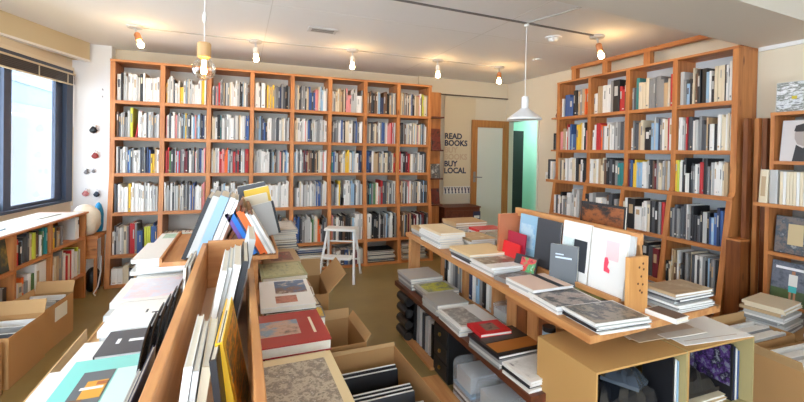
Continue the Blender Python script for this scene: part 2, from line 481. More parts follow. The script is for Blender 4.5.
OCC = {(3, 3), (4, 2), (4, 3)}
rb = random.Random(3)
where_row = ['on the top shelf', 'on the second shelf', 'on the third shelf', 'on the fourth shelf', 'on the fifth shelf', 'on the floor shelf']
BAYW = ['first bay', 'second bay', 'third bay', 'fourth bay', 'fifth bay', 'sixth bay', 'seventh bay', 'eighth bay']
for r in range(6):
    zb = BZ[r+1] if r < 5 else .03
    clear = BZ[r]-.034-zb
    for c in range(8):
        sp = BACK[r][c]
        if not sp: continue
        ind = (c == 0 and r in (0, 1)) 
        fill((BX[c]+.024, by(zb), zb), 0, .40, clear, sp, .76 if r < 4 else .74, .24, rb,
             f'in {BAYW[c]}, {["top row", "second row", "third row", "fourth row", "fifth row", "floor row"][r]}, long bookcase', None if ind else MASS, .02, 'books on the long bookcase' if ind else None)
# flat piles in the floor row
def flat_mass(mb, x0, x1, y0, z, cols, rr, d=.26):
    for ch in cols:
        h = rr.uniform(.014, .034)
        a, b = x0+rr.uniform(0, .04), x1-rr.uniform(0, .05)
        mb.box(a, b, y0+rr.uniform(.01, .04), y0+d, z+.001, z+h*.18, pal(ch)); mb.box(a+.003, b-.003, y0+.045, y0+d-.003, z+h*.18, z+h*.82, PAGES); mb.box(a, b, y0+rr.uniform(.01, .04), y0+d, z+h*.82, z+h, pal(ch))
        z += h
for c, cols in ((0, 'lkwcw'), (4, 'wktdcwkbw'), (6, 'kdcwkwk'), (7, 'tlcktlcnw')):
    x0 = BX[c]+.03+(.2 if c == 0 else 0)
    flat_mass(MASS, x0, BX[c+1]-.03, by(.03)+.01, .03, cols, rb)
B(BX[0]+.023, BX[8]-.023, 4.90, 5.335, .004, .028, PINE_X)
m = MB()
for i in range(8): m.box(BX[i]+.0221, BX[i+1]-.0221, 4.872, 5.335, .002, .03, PINE_X)
rel(m, 'base_board', bc)

# ------------------------------------------------------------------ bookcase on the right wall
RY = [4.09, 3.595, 3.10, 2.605, 2.11]
RZ = [2.305, 1.893, 1.486, 1.112, .705, .31]
def rx(z): return 3.69 if z >= 1.14 else 3.66-.15*(1.14-z)/1.14
rc = thing('bookcase', 'four-bay pine bookcase along the side wall with flaring lower half', 'bookcase', (3.9, 4.1, 0))
RB = (3.9, 4.1, 0)
for i, y in enumerate(RY):
    m = MB(); m.prism([(3.69, RZ[0]), (3.69, 1.15), (3.655, 1.08), (3.51, 0), (3.935, 0), (3.935, RZ[0])], y-.022, y+.022, 'Y', PINE_Z)
    rel(m, 'side_panel' if i in (0, 4) else 'divider', rc, RB)
for k, z in enumerate(RZ):
    m = MB()
    x0 = 3.64 if k == 3 else rx(z)
    if k == 0: m.box(3.685, 3.935, RY[4]-.022, RY[0]+.022, z+.0005, z+.022, PINE_Y)
    elif k == 3:
        m.box(x0, 3.656, RY[4]-.03, RY[0]+.14, z-.034, z, PINE_Y)
        for i in range(4): m.box(3.656, 3.93, RY[i+1]+.0221, RY[i]-.0221, z-.034, z, PINE_Y)
    else:
        for i in range(4): m.box(x0, 3.93, RY[i+1]+.0221, RY[i]-.0221, z-.034, z, PINE_Y)
    rel(m, 'top_board' if k == 0 else 'shelf', rc, RB)
m = MB(); m.box(3.936, 3.943, RY[4]-.02, RY[0]+.02, .02, RZ[0], mat('cool_grey_back', (202, 208, 212), .8)); rel(m, 'back_panel', rc, RB)
m = MB()
for i in range(4): m.box(3.53, 3.93, RY[i+1]+.0221, RY[i]-.0221, .002, .03, PINE_Y)
rel(m, 'base_board', rc, RB)
RIGHT = [
 ['w6_b7^b6^k8k8g8tg8t8o8o8k', 'c6w6t8t8w8w8w8w8g9k9^r7r6k8', 'g6d6ecc7c8gggg8g8g7t6c7r8', 'l8^g6s5k6c5cn7k8^k8^s7wk6c8c8c8c8c8k8wl8w'],
 ['p6t7w6r-lbs5b5y8yycwkp6', 'w6wr8r8og7w7wtww7g8l8g8d8g', 'w6g8dd7tc8c5k6^k6s7ls7u8g8w8crw', 'w8w8lgr8ddw7lg8d7d6tk6w6^k6w8c8cw8cw8'],
 ['t8dct8wlw8wcw8kt6wk8k', 'w8wcw8tc6cnkkdkge7e7', 'mu8b8y7yss7swwl8dkn8mgcc7lgt8l', 'yfw8wd8k9^w5w5k5d7dg7wlr8r8k9^g7dl8lwwwwctt8'],
 ['w6w6kw6g5wwlw6w_', 'kgw7w7nd_g', 'c7w8k8^w6^wwc7k8d8kg8r8', 'd7g7dg7ddwg6kk6k6d6kl7l7k7b6s6bub'],
 ['k6n6tkdg', 'dkn6k', 'rmnp5kdm', 'k5k5ttn5wt5k8_cw8dw8g8kd8k8'],
 ['', '', '', '']]
rr_ = random.Random(11)
RBAY = ['doorway bay', 'second bay', 'third bay', 'near-end bay']
for r in range(5):
    zb = RZ[r+1]; clear = RZ[r]-.034-zb
    for c in range(4):
        sp = RIGHT[r][c]
        if not sp: continue
        xf = (rx(zb) if r != 2 else 3.66)+.015
        fill((xf, RY[c]-.025, zb), -PI/2, .445, clear, sp, .78, .22, rr_,
             f'in {RBAY[c]}, {["top row", "second row", "third row", "fourth row", "fifth row"][r]}, side bookcase', None if not ((r == 4) or (r == 3 and c < 2)) else MASS, .0, 'books on the side bookcase')
# rail frame above it
rf = thing('rail_frame', 'pine rail on short posts between side bookcase top and ceiling', 'rail', (3.76, 3.0, RZ[0]+.024))
for y in (3.885, 3.43, 2.925): B(-.03, .03, y-3.0-.035, y-3.0+.035, 0, .13, PINE_Z).build('post', rf)
B(-.03, .03, -.86, .93, .131, .17, PINE_Y).build('rail', rf)
# tiny finials at its near end
m = MB(); m.lathe([(.001, 0), (.03, 0), (.034, .02), (.02, .05), (.001, .06)], mat('brown_ornament', (150, 84, 44), .4)); tag(m.build('ornament', None, (3.88, 2.16, RZ[0]+.0236)), 'small brown turned ornament on the near top corner of the side bookcase', 'ornament')
# ledges fixed on its far end panel
for z, zz in ((1.895, 'upper'), (1.486, 'middle')):
    t = tag(B(3.72, 3.92, RY[0]+.0226, RY[0]+.15, z-.02, z, PINE_X).build('ledge'), f'{"short pine ledge with a brown figurine" if zz=="upper" else "short pine ledge with two dark slim books"} on side bookcase end', 'ledge')
m = MB(); m.lathe([(.001, 0), (.035, 0), (.042, .03), (.022, .075), (.03, .10), (.02, .125), (.001, .13)], mat('figurine_brown', (110, 58, 40), .4), 14)
tag(m.build('figurine', None, (3.78, RY[0]+.085, 1.8955)), 'small brown figurine on the upper end ledge of the side bookcase', 'figurine')
for k, c in enumerate('kd'):
    m = MB(); book_geo(m, .024, .16, .21-.02*k, c, None, None)
    tag(m.build('book', None, (3.73, RY[0]+.12-.03*k, 1.4865), (0, 0, -PI/2)), f'{"tall black" if k==0 else "shorter dark grey"} book on the middle end ledge of the side bookcase', 'book')
for k, c in enumerate('kdwcl'):
    m = MB(); book_geo(m, .02, .17, .25-.012*k, c, None, None)
    tag(m.build('book', None, (3.665, RY[0]+.135-.022*k, 1.1125), (0, 0, -PI/2)), f'{PAL[c][0]} book standing on the protruding shelf end by the doorway', 'book')

# ------------------------------------------------------------------ narrow display shelf beside the long bookcase
ns = thing('display_shelf', 'narrow pine display shelf between long bookcase and banner', 'shelf', (2.53, 5.26, 0))
B(-.10, .10, -.02, 0, .03, 2.27, PINE_Z).build('back_panel', ns)
B(.085, .10, -.0005, .27, .03, 2.27, PINE_Z).build('side_panel', ns)
for k, z in enumerate((1.92, 1.46, 1.065, .70)): B(-.10, .10, -.13, -.0205, z-.02, z, RED_X).build('shelf', ns)
B(-.10, .10, -.13, -.0205, 0, .03, RED_X).build('base', ns)
for k, (z, c1, lab) in enumerate(((1.92, None, ''), (1.46, 'cf', 'dark postcard set facing out on the second narrow shelf'), (1.065, 'x', 'small white portrait card facing out on the third narrow shelf'), (.70, 'y', 'dark red booklet facing out on the low narrow shelf'))):
    if not c1: continue
    pm = picture('narrow_pic%d' % k, [[(60, 40, 40), (130, 60, 50), (40, 40, 50)], [(230, 230, 225), (90, 90, 90), (220, 200, 180)], [(50, 40, 40), (120, 50, 40), (40, 50, 60)]][k-1], 14, k)
    hh = (.30, .20, .22)[k-1]
    t = thing('display_booklet', lab, 'booklet', (2.535, 5.165, z+.001), (-.18, 0, 0))
    B(-.07, .07, 0, .012, 0, hh, PAGES).build('pages', t); B(-.071, .071, -.002, 0, 0, hh, pm).build('cover', t)

# banner with the lettering
bn = thing('banner', 'beige cloth banner lettered in navy hung beside the door', 'banner', (3.07, 5.49, 0))
B(-.25, .28, 0, .004, .80, 2.26, mat('banner_cloth', (216, 200, 168), .9)).build('cloth', bn)
NAVY = mat('navy_ink', (40, 46, 78), .7); FAINT = mat('faint_ink', (202, 176, 148), .7)
def text(s, size, mt, par, loc, rot, name='lettering', bold=.004):
    cu = bpy.data.curves.new('t', 'FONT'); cu.body = s; cu.size = size; cu.extrude = .0006; cu.offset = bold; cu.resolution_u = 3
    o = bpy.data.objects.new('t', cu); COL.objects.link(o)
    dg = bpy.context.evaluated_depsgraph_get()
    me = bpy.data.meshes.new_from_object(o.evaluated_get(dg))
    bpy.data.objects.remove(o)
    me.materials.clear(); me.materials.append(mt)
    p = bpy.data.objects.new(name, me); COL.objects.link(p); p.parent = par; p.location = loc; p.rotation_euler = rot
    return p
for k, (s, mt) in enumerate((('READ', NAVY), ('BOOKS', NAVY), ('BUY', FAINT), ('BOOKS', FAINT), ('BUY', NAVY), ('LOCAL', NAVY))):
    text(s, .118, mt, bn, (-.245, -.002, 1.632-.1035*k), (PI/2, 0, 0))
m = MB()   # printed strip of slanted strokes along the hem
for k in range(9):
    x = -.24+.057*k
    for j, (dx, e) in enumerate(((0, .03), (.03, -.012))):
        m.prism([(x+dx, .905), (x+dx+.013, .905), (x+dx+e+.013, .81), (x+dx+e, .81)], -.0016, 0, 'Y', NAVY)
B(-.25, .28, -.001, 0, .80, .915, mat('banner_strip', (236, 232, 222), .8)).build('strip', bn)
m.build('strokes', bn, (0, -.001, 0))
# low reddish cabinet under the banner
lc = thing('cabinet', 'low reddish wood cabinet under the banner', 'cabinet', (2.98, 5.3, 0))
B(-.30, .27, -.15, .18, .0, .63, RED_X).build('body', lc, bevel=.004)
B(-.31, .28, -.16, .185, .6305, .65, RED_X).build('top', lc)
B(-.28, -.02, -.162, -.15,   .06, .60, RED_Y).build('door', lc); B(-.01, .25, -.162, -.15, .06, .60, RED_Y).build('door', lc)
t = thing('notice_card', 'dark blue notice card with white print stuck on the low cabinet', 'card', (3.19, 5.137, .45))
B(-.06, .06, -.003, 0, -.13, .13, pal('u')).build('card', t)
m = MB(); m.box(-.045, .045, -.004, -.003, .03, .07, WHITE).box(-.045, .045, -.004, -.003, -.06, -.01, WHITE); m.build('print', t)

# ------------------------------------------------------------------ lamps
BULB = mat('lit_bulb', (255, 236, 200), .3, emit=75, ecol=(255, 206, 138))
COPPER = mat('copper_socket', (204, 138, 96), .35, metal=.5)
PORC = mat('porcelain_socket', (232, 226, 216), .4)
BASEM = mat('lamp_base', (196, 196, 194), .5)
def spot(x, y, lean, sock, label):
    t = thing('track_lamp', label, 'lamp', (x, y, CEIL), (0, 0, 0), 'bare-bulb ceiling lamps')
    MB().lathe([(.001, -.022), (.06, -.022), (.066, -.012), (.066, -.0005), (.001, -.0005)], BASEM, 24).build('base_plate', t)
    M = T(0, 0, -.022, 0, lean[0], lean[1])
    m = MB(); m.tube([(0, 0, 0), (0, 0, -.055)], .008, BASEM, 8, M); m.build('stem', t)
    m = MB(); m.lathe([(.001, -.125), (.024, -.125), (.027, -.11), (.027, -.065), (.018, -.05), (.001, -.05)], sock, 18, M); m.build('socket', t, smooth=False)
    m = MB(); m.lathe([(.001, -.197), (.013, -.195), (.023, -.187), (.027, -.173), (.024, -.158), (.016, -.142), (.012, -.127), (.001, -.127)], BULB, 18, M); m.build('bulb', t, smooth=True)
spot(-.92, 4.40, (-.25, -.35), COPPER, 'bare bulb lamp with copper socket above the first bookcase bay')
spot(.12, 4.47, (-.12, -.05), PORC, 'bare bulb lamp above third bay of the long bookcase')
spot(1.12, 4.40, (-.12, .05), PORC, 'bare bulb lamp above sixth bay of the long bookcase')
spot(2.17, 4.43, (-.12, .03), PORC, 'bare bulb lamp in front of the banner end of long bookcase')
spot(3.05, 4.45, (-.12, .06), COPPER, 'bare bulb lamp above the open glazed door')
spot(3.05, 2.90, (-.18, -.15), COPPER, 'bare bulb lamp above second bay of the side bookcase')
CORD = mat('cable_grey', (190, 186, 180), .5)
m = MB(); m.tube([(-.98, 4.43, CEIL-.006), (.12, 4.46, CEIL-.006), (1.12, 4.40, CEIL-.006), (2.17, 4.43, CEIL-.006), (3.05, 4.45, CEIL-.006)], .005, CORD, 6)
tag(m.build('ceiling_cable'), 'pale cable along the ceiling linking the row of bulb lamps', 'cable')
m = MB(); m.box(-.0, 2.2, -.008, .008, -.012, 0, mat('dark_track', (110, 106, 104), .5), T(.9, 2.79, CEIL, .045))
tag(m.build('ceiling_track'), 'dark thin track on the ceiling feeding the white pendant', 'track')
m = MB(); m.tube([(2.21, 2.86, CEIL-.005), (2.3, 2.55, CEIL-.005), (2.4, 2.0, CEIL-.005)], .006, CORD, 6)
tag(m.build('ceiling_cable'), 'white cable crossing the ceiling from pendant hook to soffit', 'cable')
# globe pendant
pd = thing('pendant_lamp', 'clear globe bulb hanging in a round wooden socket', 'lamp', (-.205, 2.60, 1.877))
GLOBE = bpy.data.materials.new('globe_glass'); GLOBE.use_nodes = True
g = GLOBE.node_tree; g.nodes.remove(g.nodes['Principled BSDF'])
a = g.nodes.new('ShaderNodeBsdfTransparent'); b = g.nodes.new('ShaderNodeBsdfGlossy'); x = g.nodes.new('ShaderNodeMixShader'); lw = g.nodes.new('ShaderNodeLayerWeight')
a.inputs[0].default_value = (1, .95, .86, 1); b.inputs['Roughness'].default_value = .05; lw.inputs[0].default_value = .45
g.links.new(lw.outputs['Facing'], x.inputs[0]); g.links.new(a.outputs[0], x.inputs[1]); g.links.new(b.outputs[0], x.inputs[2]); g.links.new(x.outputs[0], g.nodes['Material Output'].inputs[0])
MB().lathe([(.001, -.0625)]+[(.0625*math.sin(t*PI/14), -.0625*math.cos(t*PI/14)) for t in range(1, 13)]+[(.02, .07)], GLOBE, 24).build('globe', pd, smooth=True)
m = MB()
for k in range(6):
    a = k*PI/3
    m.tube([(.008*math.cos(a), .008*math.sin(a), .05), (.014*math.cos(a), .014*math.sin(a), -.02), (.008*math.cos(a+.5), .008*math.sin(a+.5), -.028)], .0022, mat('filament', (255, 220, 150), .3, emit=50, ecol=(255, 205, 130)), 6)
m.build('filament', pd)
m = MB(); m.lathe([(.001, .068), (.033, .068), (.037, .074), (.037, .142), (.032, .15), (.001, .15)], wood('socket_wood', (212, 170, 120), (190, 146, 96), 'Z', knots=False), 22); m.build('socket', pd)
m = MB(); m.tube([(0, 0, .15), (0, 0, CEIL-1.877-.03)], .003, WHITE, 6); m.lathe([(.001, CEIL-1.877-.03), (.02, CEIL-1.877-.03), (.02, CEIL-1.877-.0005), (.001, CEIL-1.877-.0005)], WHITE, 12); m.build('cord', pd)
m = MB(); m.lathe([(.001, .26), (.008, .262), (.012, .29), (.008, .318), (.001, .32)], WHITE, 10); m.build('cord_knot', pd)
# white cone pendant
pc = thing('pendant_lamp', 'white cone pendant lamp hanging in front of the doorway', 'lamp', (2.225, 2.86, 1.715))
SHADE = mat('white_enamel', (236, 236, 236), .3)
MB().lathe([(.136, .008), (.142, 0), (.142, .012), (.135, .018), (.045, .085), (.03, .10), (.03, .185), (.026, .195), (.001, .195)], SHADE, 32).build('shade', pc, smooth=False)
m = MB(); m.lathe([(.001, .03), (.025, .035), (.034, .055), (.026, .08), (.001, .085)], mat('pendant_bulb', (255, 244, 224), .3, emit=22, ecol=(255, 226, 180)), 16); m.build('bulb', pc, smooth=True)
m = MB(); m.tube([(0, 0, .195), (0, 0, CEIL-1.715-.03)], .003, WHITE, 6); m.build('cord', pc)
m = MB(); m.lathe([(.001, CEIL-1.715-.03), (.022, CEIL-1.715-.03), (.022, CEIL-1.715-.0005), (.001, CEIL-1.715-.0005)], WHITE, 14); m.build('ceiling_hook', pc)
# smoke detector, vent
sd = thing('smoke_detector', 'small white smoke detector on the ceiling near the pendant', 'detector', (2.72, 3.10, CEIL))
MB().lathe([(.001, -.012), (.075, -.012), (.075, -.0005), (.001, -.0005)], WHITE, 24).build('base', sd)
MB().lathe([(.001, -.045), (.03, -.045), (.042, -.03), (.045, -.0125), (.001, -.0125)], WHITE, 20).build('sensor', sd)
m = MB(); m.lathe([(.001, -.012), (.05, -.012), (.055, -.0005), (.001, -.0005)], WHITE, 20)
tag(m.build('ceiling_rosette', None, (3.2, 3.9, CEIL)), 'flat white ceiling rosette near the bookcase rail', 'rosette')
vt = thing('ceiling_vent', 'small slatted vent flush in the ceiling', 'vent', (.68, 3.80, CEIL))
VG = mat('vent_grey', (206, 202, 198), .6)
B(-.13, .13, -.07, .07, -.008, -.0005, VG).build('frame', vt)
m = MB()
for k in range(2): m.box(-.10, .10, -.045+.05*k, -.015+.05*k, -.012, -.0085, mat('vent_dark', (150, 146, 140), .8))
m.build('slots', vt)

# ------------------------------------------------------------------ left: cabinet below the window
CA = math.radians(-97.1)
CF = Vector((-1.35, 4.66, 0))
cl = thing('cabinet', 'low pine shelf cabinet under the window with a papered top', 'cabinet', CF, (0, 0, CA))
CD = -.27
for x in (0, .545, .99, 1.55): B(x-.012, x+.012, CD, 0, 0, .79, PINE_Z).build('side_panel' if x in (0, 1.55) else 'divider', cl)
m = MB(); m.box(-.03, 1.6, CD-.10, .012, .7905, .806, PINE_X); m.build('top', cl)
for z0, x0, x1 in ((.575, .0125, .532), (.555, .558, .977), (.54, 1.003, 1.537), (.235, .0125, .532), (.22, .558, .977), (.22, 1.003, 1.537)):
    B(x0, x1, CD, 0, z0-.022, z0, PINE_X).build('shelf', cl)
B(-.0, 1.55, CD-.008, CD-.0005, 0, .79, DARK_Z).build('back_panel', cl)
def C(x, y, z): return CF+Matrix.Rotation(CA, 3, 'Z') @ Vector((x, y, z))
rl = random.Random(5)
AL = CA+PI   # left to right runs away from the camera
def cfill(x1, x0, z, clear, spec, bh, where, front=.015): # x1 = near end, x0 = far end
    p = C(x1, -front, z)
    fill((p.x, p.y, p.z), AL, x1-x0, clear, spec, bh, .2, rl, where, None, 0, 'books in the cabinet under the window')
cfill(.977, .56, .555, .235, 'w8r8k7s7ddl8cfnkw7v8e9e9', .85, 'in middle bay, upper shelf, window cabinet')
cfill(.53, .32, .575, .215, 'nydt6ng', .75, 'in far bay, upper shelf, window cabinet')
cfill(.14, .06, .575, .215, 'w9w9', .9, 'far corner of the upper shelf, window cabinet')
cfill(.53, .03, .235, .32, 'y6c7w6c8t8g9g9c9w8r7cr8w8k-w7f8l', .78, 'in far bay, lower shelf, window cabinet')
cfill(.95, .56, .22, .32, 'w6c6o7g6wv7w9^w9^', .8, 'in middle bay, lower shelf, window cabinet')
cfill(1.5, 1.01, .22, .32, 'r6m6r7v6kdr5wgk', .7, 'in near bay, lower shelf, window cabinet')
# big picture book facing out at the near end of the upper shelf
p = C(1.245, -.03, .541)
t = thing('art_book', 'dark art book facing out at the near end of the window cabinet', 'book', p, (-.12, 0, CA+PI))
B(-.22, .24, .0, .02, 0, .23, PAGES).build('pages', t); B(-.222, .242, -.003, 0, 0, .232, picture('dark_field', [(24, 34, 40), (40, 60, 60), (150, 130, 60)], 6, 3)).build('cover', t)
# papers and cloth on the cabinet top
p = C(.75, -.15, .8062)
t = thing('paper_sheet', 'large white paper spread along the sunlit cabinet top', 'paper', p, (0, 0, CA))
m = MB(); m.box(-.72, .78, -.21, .145, 0, .004, WHITE); m.build('sheet', t)
for k, (x, y, a, c) in enumerate(((1.02, -.18, .1, 's'), (.30, -.20, -.1, 'l'), (1.34, -.12, .3, 'g'))):
    p = C(x, y, .8104)
    lab = ['pale blue leaflet on the papered cabinet top by the window', 'pale grey folded leaflet at the far end of the papered top', 'grey booklet at the near end of the papered cabinet top'][k]
    t = thing('leaflet', lab, 'leaflet', p, (0, 0, CA+a)); B(-.14, .14, -.07, .07, 0, .008, pal(c)).build('cover', t); B(-.138, .138, -.068, .068, .0081, .009, WHITE).build('inner_page', t)
# desk behind with plastic bundle
dk = thing('desk', 'small pine desk between window cabinet and long bookcase', 'desk', (-1.40, 4.90, 0))
B(-.13, .125, -.16, .12, .53, .56, PINE_X).build('top', dk); B(-.12, .115, -.15, -.13, .34, .53, PINE_X).build('apron', dk)
for x in (-.11, .10):
    for y in (-.13, .09): B(x-.012, x+.012, y-.012, y+.012, 0, .53 if y > 0 else .34, PINE_Z).build('leg', dk)
def blob(name, label, cat, loc, rx, ry, rz, m, seed, parent=None, amp=.12, n=24):
    rr = random.Random(seed)
    ph = [(rr.uniform(1, 5), rr.uniform(1, 5), rr.uniform(0, 6), rr.uniform(0, 6)) for _ in range(7)]
    vs, fs = [], []
    for i in range(n//2+1):
        th = PI*i/(n//2)
        for k in range(n):
            a = 2*PI*k/n
            q = 1+amp*sum(math.sin(A*th*1.3+p1)*math.sin(round(Bq)*a+p2) for A, Bq, p1, p2 in ph)/2.2
            z = -math.cos(th)*rz
            vs.append((rx*math.sin(th)*math.cos(a)*q, ry*math.sin(th)*math.sin(a)*q, max(z, -rz*.8)+rz*.8))
    for i in range(n//2):
        for k in range(n):
            k2 = (k+1) % n
            fs.append((i*n+k, i*n+k2, (i+1)*n+k2, (i+1)*n+k))
    mb = MB(); mb.add(vs, fs, m)
    o = mb.build(name, parent, loc, smooth=True)
    if label: tag(o, label, cat)
    return o
blob('plastic_bundle', 'crumpled translucent cream plastic bundle on the desk by the window', 'bundle', (-1.405, 4.83, .561), .128, .13, .165, mat('cream_plastic', (232, 222, 204), .35, var=.15, vscale=30), 4)
blob('plastic_bag', 'bright blue plastic bag tucked between bundle and bookcase', 'bag', (-1.335, 4.975, .561), .045, .045, .165, mat('cyan_plastic', (40, 150, 214), .3), 9)
# black bag and cable under the desk
blob('bag', 'black bag standing on the floor under the small desk', 'bag', (-1.345, 4.86, 0), .07, .075, .13, BLACK, 2, amp=.05)
m = MB(); m.tube([(-1.28, 4.86, .34), (-1.265, 4.80, .2), (-1.28, 4.77, .06), (-1.30, 4.72, .012), (-1.27, 4.66, .01)], .006, mat('white_cable', (220, 222, 224), .5), 6)
tag(m.build('cable'), 'white cable hanging down beside the small desk', 'cable')
# charms on the white pillar
ch = [(-1.497, 1.60, (30, 34, 40), 'black bird-like wall charm topmost on the white pillar', .05), (-1.48, 1.32, (150, 60, 60), 'red and black wall charm in the middle of the pillar', .045), (-1.56, 1.141, (130, 130, 134), 'grey wall charm on the window side of the pillar', .03), (-1.495, 1.15, (120, 122, 128), 'small grey wall charm right of the other grey one', .024), (-1.563, .91, (206, 130, 130), 'pink wall charm low on the pillar above the bundle', .042), (-1.463, .90, (40, 52, 70), 'dark blue wall charm low on the pillar near the bookcase', .04)]
for k, (x, z, c, lab, s) in enumerate(ch):
    s *= .8
    t = thing('wall_charm', lab, 'ornament', (x, 5.398, z))
    m = MB(); m.lathe([(.001, -s), (s*.7, -s*.7), (s, -.1*s), (s*.6, s*.5), (s*.35, s*.9), (.001, s)], mat('charm%d' % k, c, .4), 12, T(0, -.6*s, 0) @ Matrix.Diagonal((1, .6, 1, 1))); m.build('body', t, smooth=True)
    m = MB(); m.lathe([(.001, 0), (s*.45, s*.2), (s*.4, s*.5), (.001, s*.7)], mat('charm_head%d' % k, [(220, 220, 220), (240, 235, 230), (90, 90, 90), (200, 200, 205), (235, 230, 225), (230, 230, 235)][k], .4), 10, T(s*.45, -.6*s, s*.7)); m.build('head', t, smooth=True)
    m = MB(); m.tube([(0, -.4*s, s*.9), (0, -.004, s*1.7)], .002, STEEL, 5); m.build('wire', t)
for k, z in enumerate((2.04, 1.963)):
    t = thing('hook', ['upper', 'lower'][k]+' tiny hook at the bookcase edge of the white pillar', 'hook', (-1.42, 5.399, z))
    m = MB(); m.tube([(0, 0, 0), (0, -.02, 0), (0, -.022, .012)], .005, STEEL, 6); m.build('pin', t)

# ------------------------------------------------------------------ cardboard boxes
def carton(label, loc, rz, L, W, Hh, flaps, name='cardboard_box', hole=None, group=None, mt=None):
    """open box, L along x, W along y; flaps: list of (side, height, outward angle)"""
    mt = mt or CARD
    t = thing(name, label, 'box', loc, (0, 0, rz), group)
    th = .005
    m = MB()
    m.box(-L/2, L/2, -W/2, W/2, 0, th, mt)
    m.box(-L/2, -L/2+th, -W/2, W/2, th, Hh, mt); m.box(L/2-th, L/2, -W/2, W/2, th, Hh, mt)
    m.box(-L/2+th, L/2-th, -W/2, -W/2+th, th, Hh, mt); m.box(-L/2+th, L/2-th, W/2-th, W/2, th, Hh, mt)
    m.build('body', t)
    for side, fh, an in flaps:
        if side in '+x-x':
            s = 1 if side == '+x' else -1
            M = T(s*(L/2-th/2), 0, Hh, 0, 0, s*an)
            m = MB(); m.box(-th/2, th/2, -W/2+.002, W/2-.002, .0005, fh, CARD_IN, M)
        else:
            s = 1 if side == '+y' else -1
            M = T(0, s*(W/2-th/2), Hh, 0, -s*an, 0)
            m = MB(); m.box(-L/2+.002, L/2-.002, -th/2, th/2, .0005, fh, CARD_IN, M)
        m.build('flap', t)
    return t
def sheaf(t0, n, rr, label, where):
    pass

# two boxes in front of the window cabinet
bB = carton('brown cardboard box of prints before the window cabinet, farther one', (-1.335, 3.67, 0), math.radians(-6), .25, .40, .30, [('-y', .08, -.15), ('+y', .09, .35), ('-x', .04, .1)])
B(.126, .129, -.06, .10, .17, .27, mat('label_paper', (232, 226, 210), .8)).build('label_sheet', bB)
bA = carton('brown cardboard box of prints before the window cabinet, nearer one', (-1.365, 3.25, 0), math.radians(-4), .27, .40, .30, [('+y', .09, .3), ('-x', .04, .1)])
bC = carton('cardboard box cut off at the picture edge near the window cabinet', (-1.42, 2.80, 0), math.radians(-4), .30, .42, .30, [])
def in_box(bx, specs, name, label_fn, z=.0085):
    for k, (x, y, w, th, h, c, lean) in enumerate(specs):
        rz = bx.rotation_euler.z
        p = bx.location+Matrix.Rotation(rz, 3, 'Z') @ Vector((x, y, 0))
        t = thing(name, label_fn(k, c), 'print' if 'print' in name else 'record' if 'record' in name else 'magazine', (p.x, p.y, z+bx.location.z), (lean, 0, rz))
        B(-w/2, w/2, 0, th, 0, h, pal(c)).build('sleeve', t); B(-w/2+.003, w/2-.003, .0008, th-.0008, h, h+.003, WHITE).build('inner_sheet', t)
def ordlab(fmt): return lambda k, c: fmt.format(c=PAL[c][0], o=ORD[k])
in_box(bB, [(0, -.15+.045*k, .22, .012, .26+.02*(k % 3), 'dwlwgwd'[k], -.12) for k in range(7)], 'art_print', ordlab('{c} print sleeve, {o} from front in farther box by window cabinet'))
in_box(bA, [(0, -.16+.055*k, .25, .012, .25+.02*(k % 2), 'kdkgdw'[k], -.12) for k in range(6)], 'art_print', ordlab('{c} print sleeve, {o} from front in nearer box by window cabinet'))

# ------------------------------------------------------------------ pile helper
def flat_book(x, y, z, w, d, h, c, rz, label, cat='book', name='art_book', pic=None, simple=False, edge='w', soft=False, group=None):
    """lying book: spine along its -x edge"""
    t = thing(name, label, cat, (x, y, z), (0, 0, rz), group)
    bt = min(.003, h*.16) if not soft else min(.0012, h*.12)
    cm_ = pal(c) if isinstance(c, str) else c
    m = MB(); m.box(-w/2, w/2, -d/2, d/2, 0, bt, cm_); m.box(-w/2, w/2, -d/2, d/2, h-bt, h, cm_); m.box(-w/2, -w/2+.004, -d/2, d/2, bt, h-bt, cm_)
    m.build('cover', t)
    B(-w/2+.004, w/2-.003, -d/2+.003, d/2-.003, bt, h-bt, PAGES if not soft else WHITE).build('pages', t)
    if pic:
        for q in (pic if isinstance(pic, list) else [pic]):
            pm, x0, x1, y0, y1 = q[:5]
            dz = q[5] if len(q) > 5 else 0
            B(-w/2+w*x0, -w/2+w*x1, -d/2+d*y0, -d/2+d*y1, h+.0002+dz, h+.0008+dz, pm).build(q[6] if len(q) > 6 else 'cover_picture', t)
    return t
def pile(x, y, z, w, d, cols, hs, rr, where, top_label, top_pic=None, name='magazine', cat='magazine', rz=0, soft=True, jit=.012, top_kind=None, top=None, tdim=None):
    """a pile; cols from the bottom up, the last is the top one"""
    n = len(cols)
    for k, c in enumerate(cols):
        h = hs[k % len(hs)] if isinstance(hs, (list, tuple)) else hs
        last = k == n-1
        lab = top_label if last else f'{PAL[c][0]} {cat}, {ORD[n-1-k]} from top of the pile {where}'
        jx, jy, jr = rr.uniform(-jit, jit), rr.uniform(-jit, jit), rr.uniform(-.035, .035)
        if last: jx = jy = jr = 0
        if last and tdim: jx, tw, td = tdim
        else: tw, td = w, d
        flat_book(x+jx, y+jy, z, w*rr.uniform(.94, 1) if not last else tw, d*rr.uniform(.94, 1) if not last else td, h, c if not (last and top) else top, rz+jr, lab, cat, (top_kind or name) if last else name, top_pic if last else None, soft=soft, group=None if last else 'pile '+where)
        z += h+.0004
    return z
rp = random.Random(21)
LINE = mat('title_print', (60, 60, 66), .6)
PALE_TITLE = mat('pale_title_print', (200, 214, 226), .6)

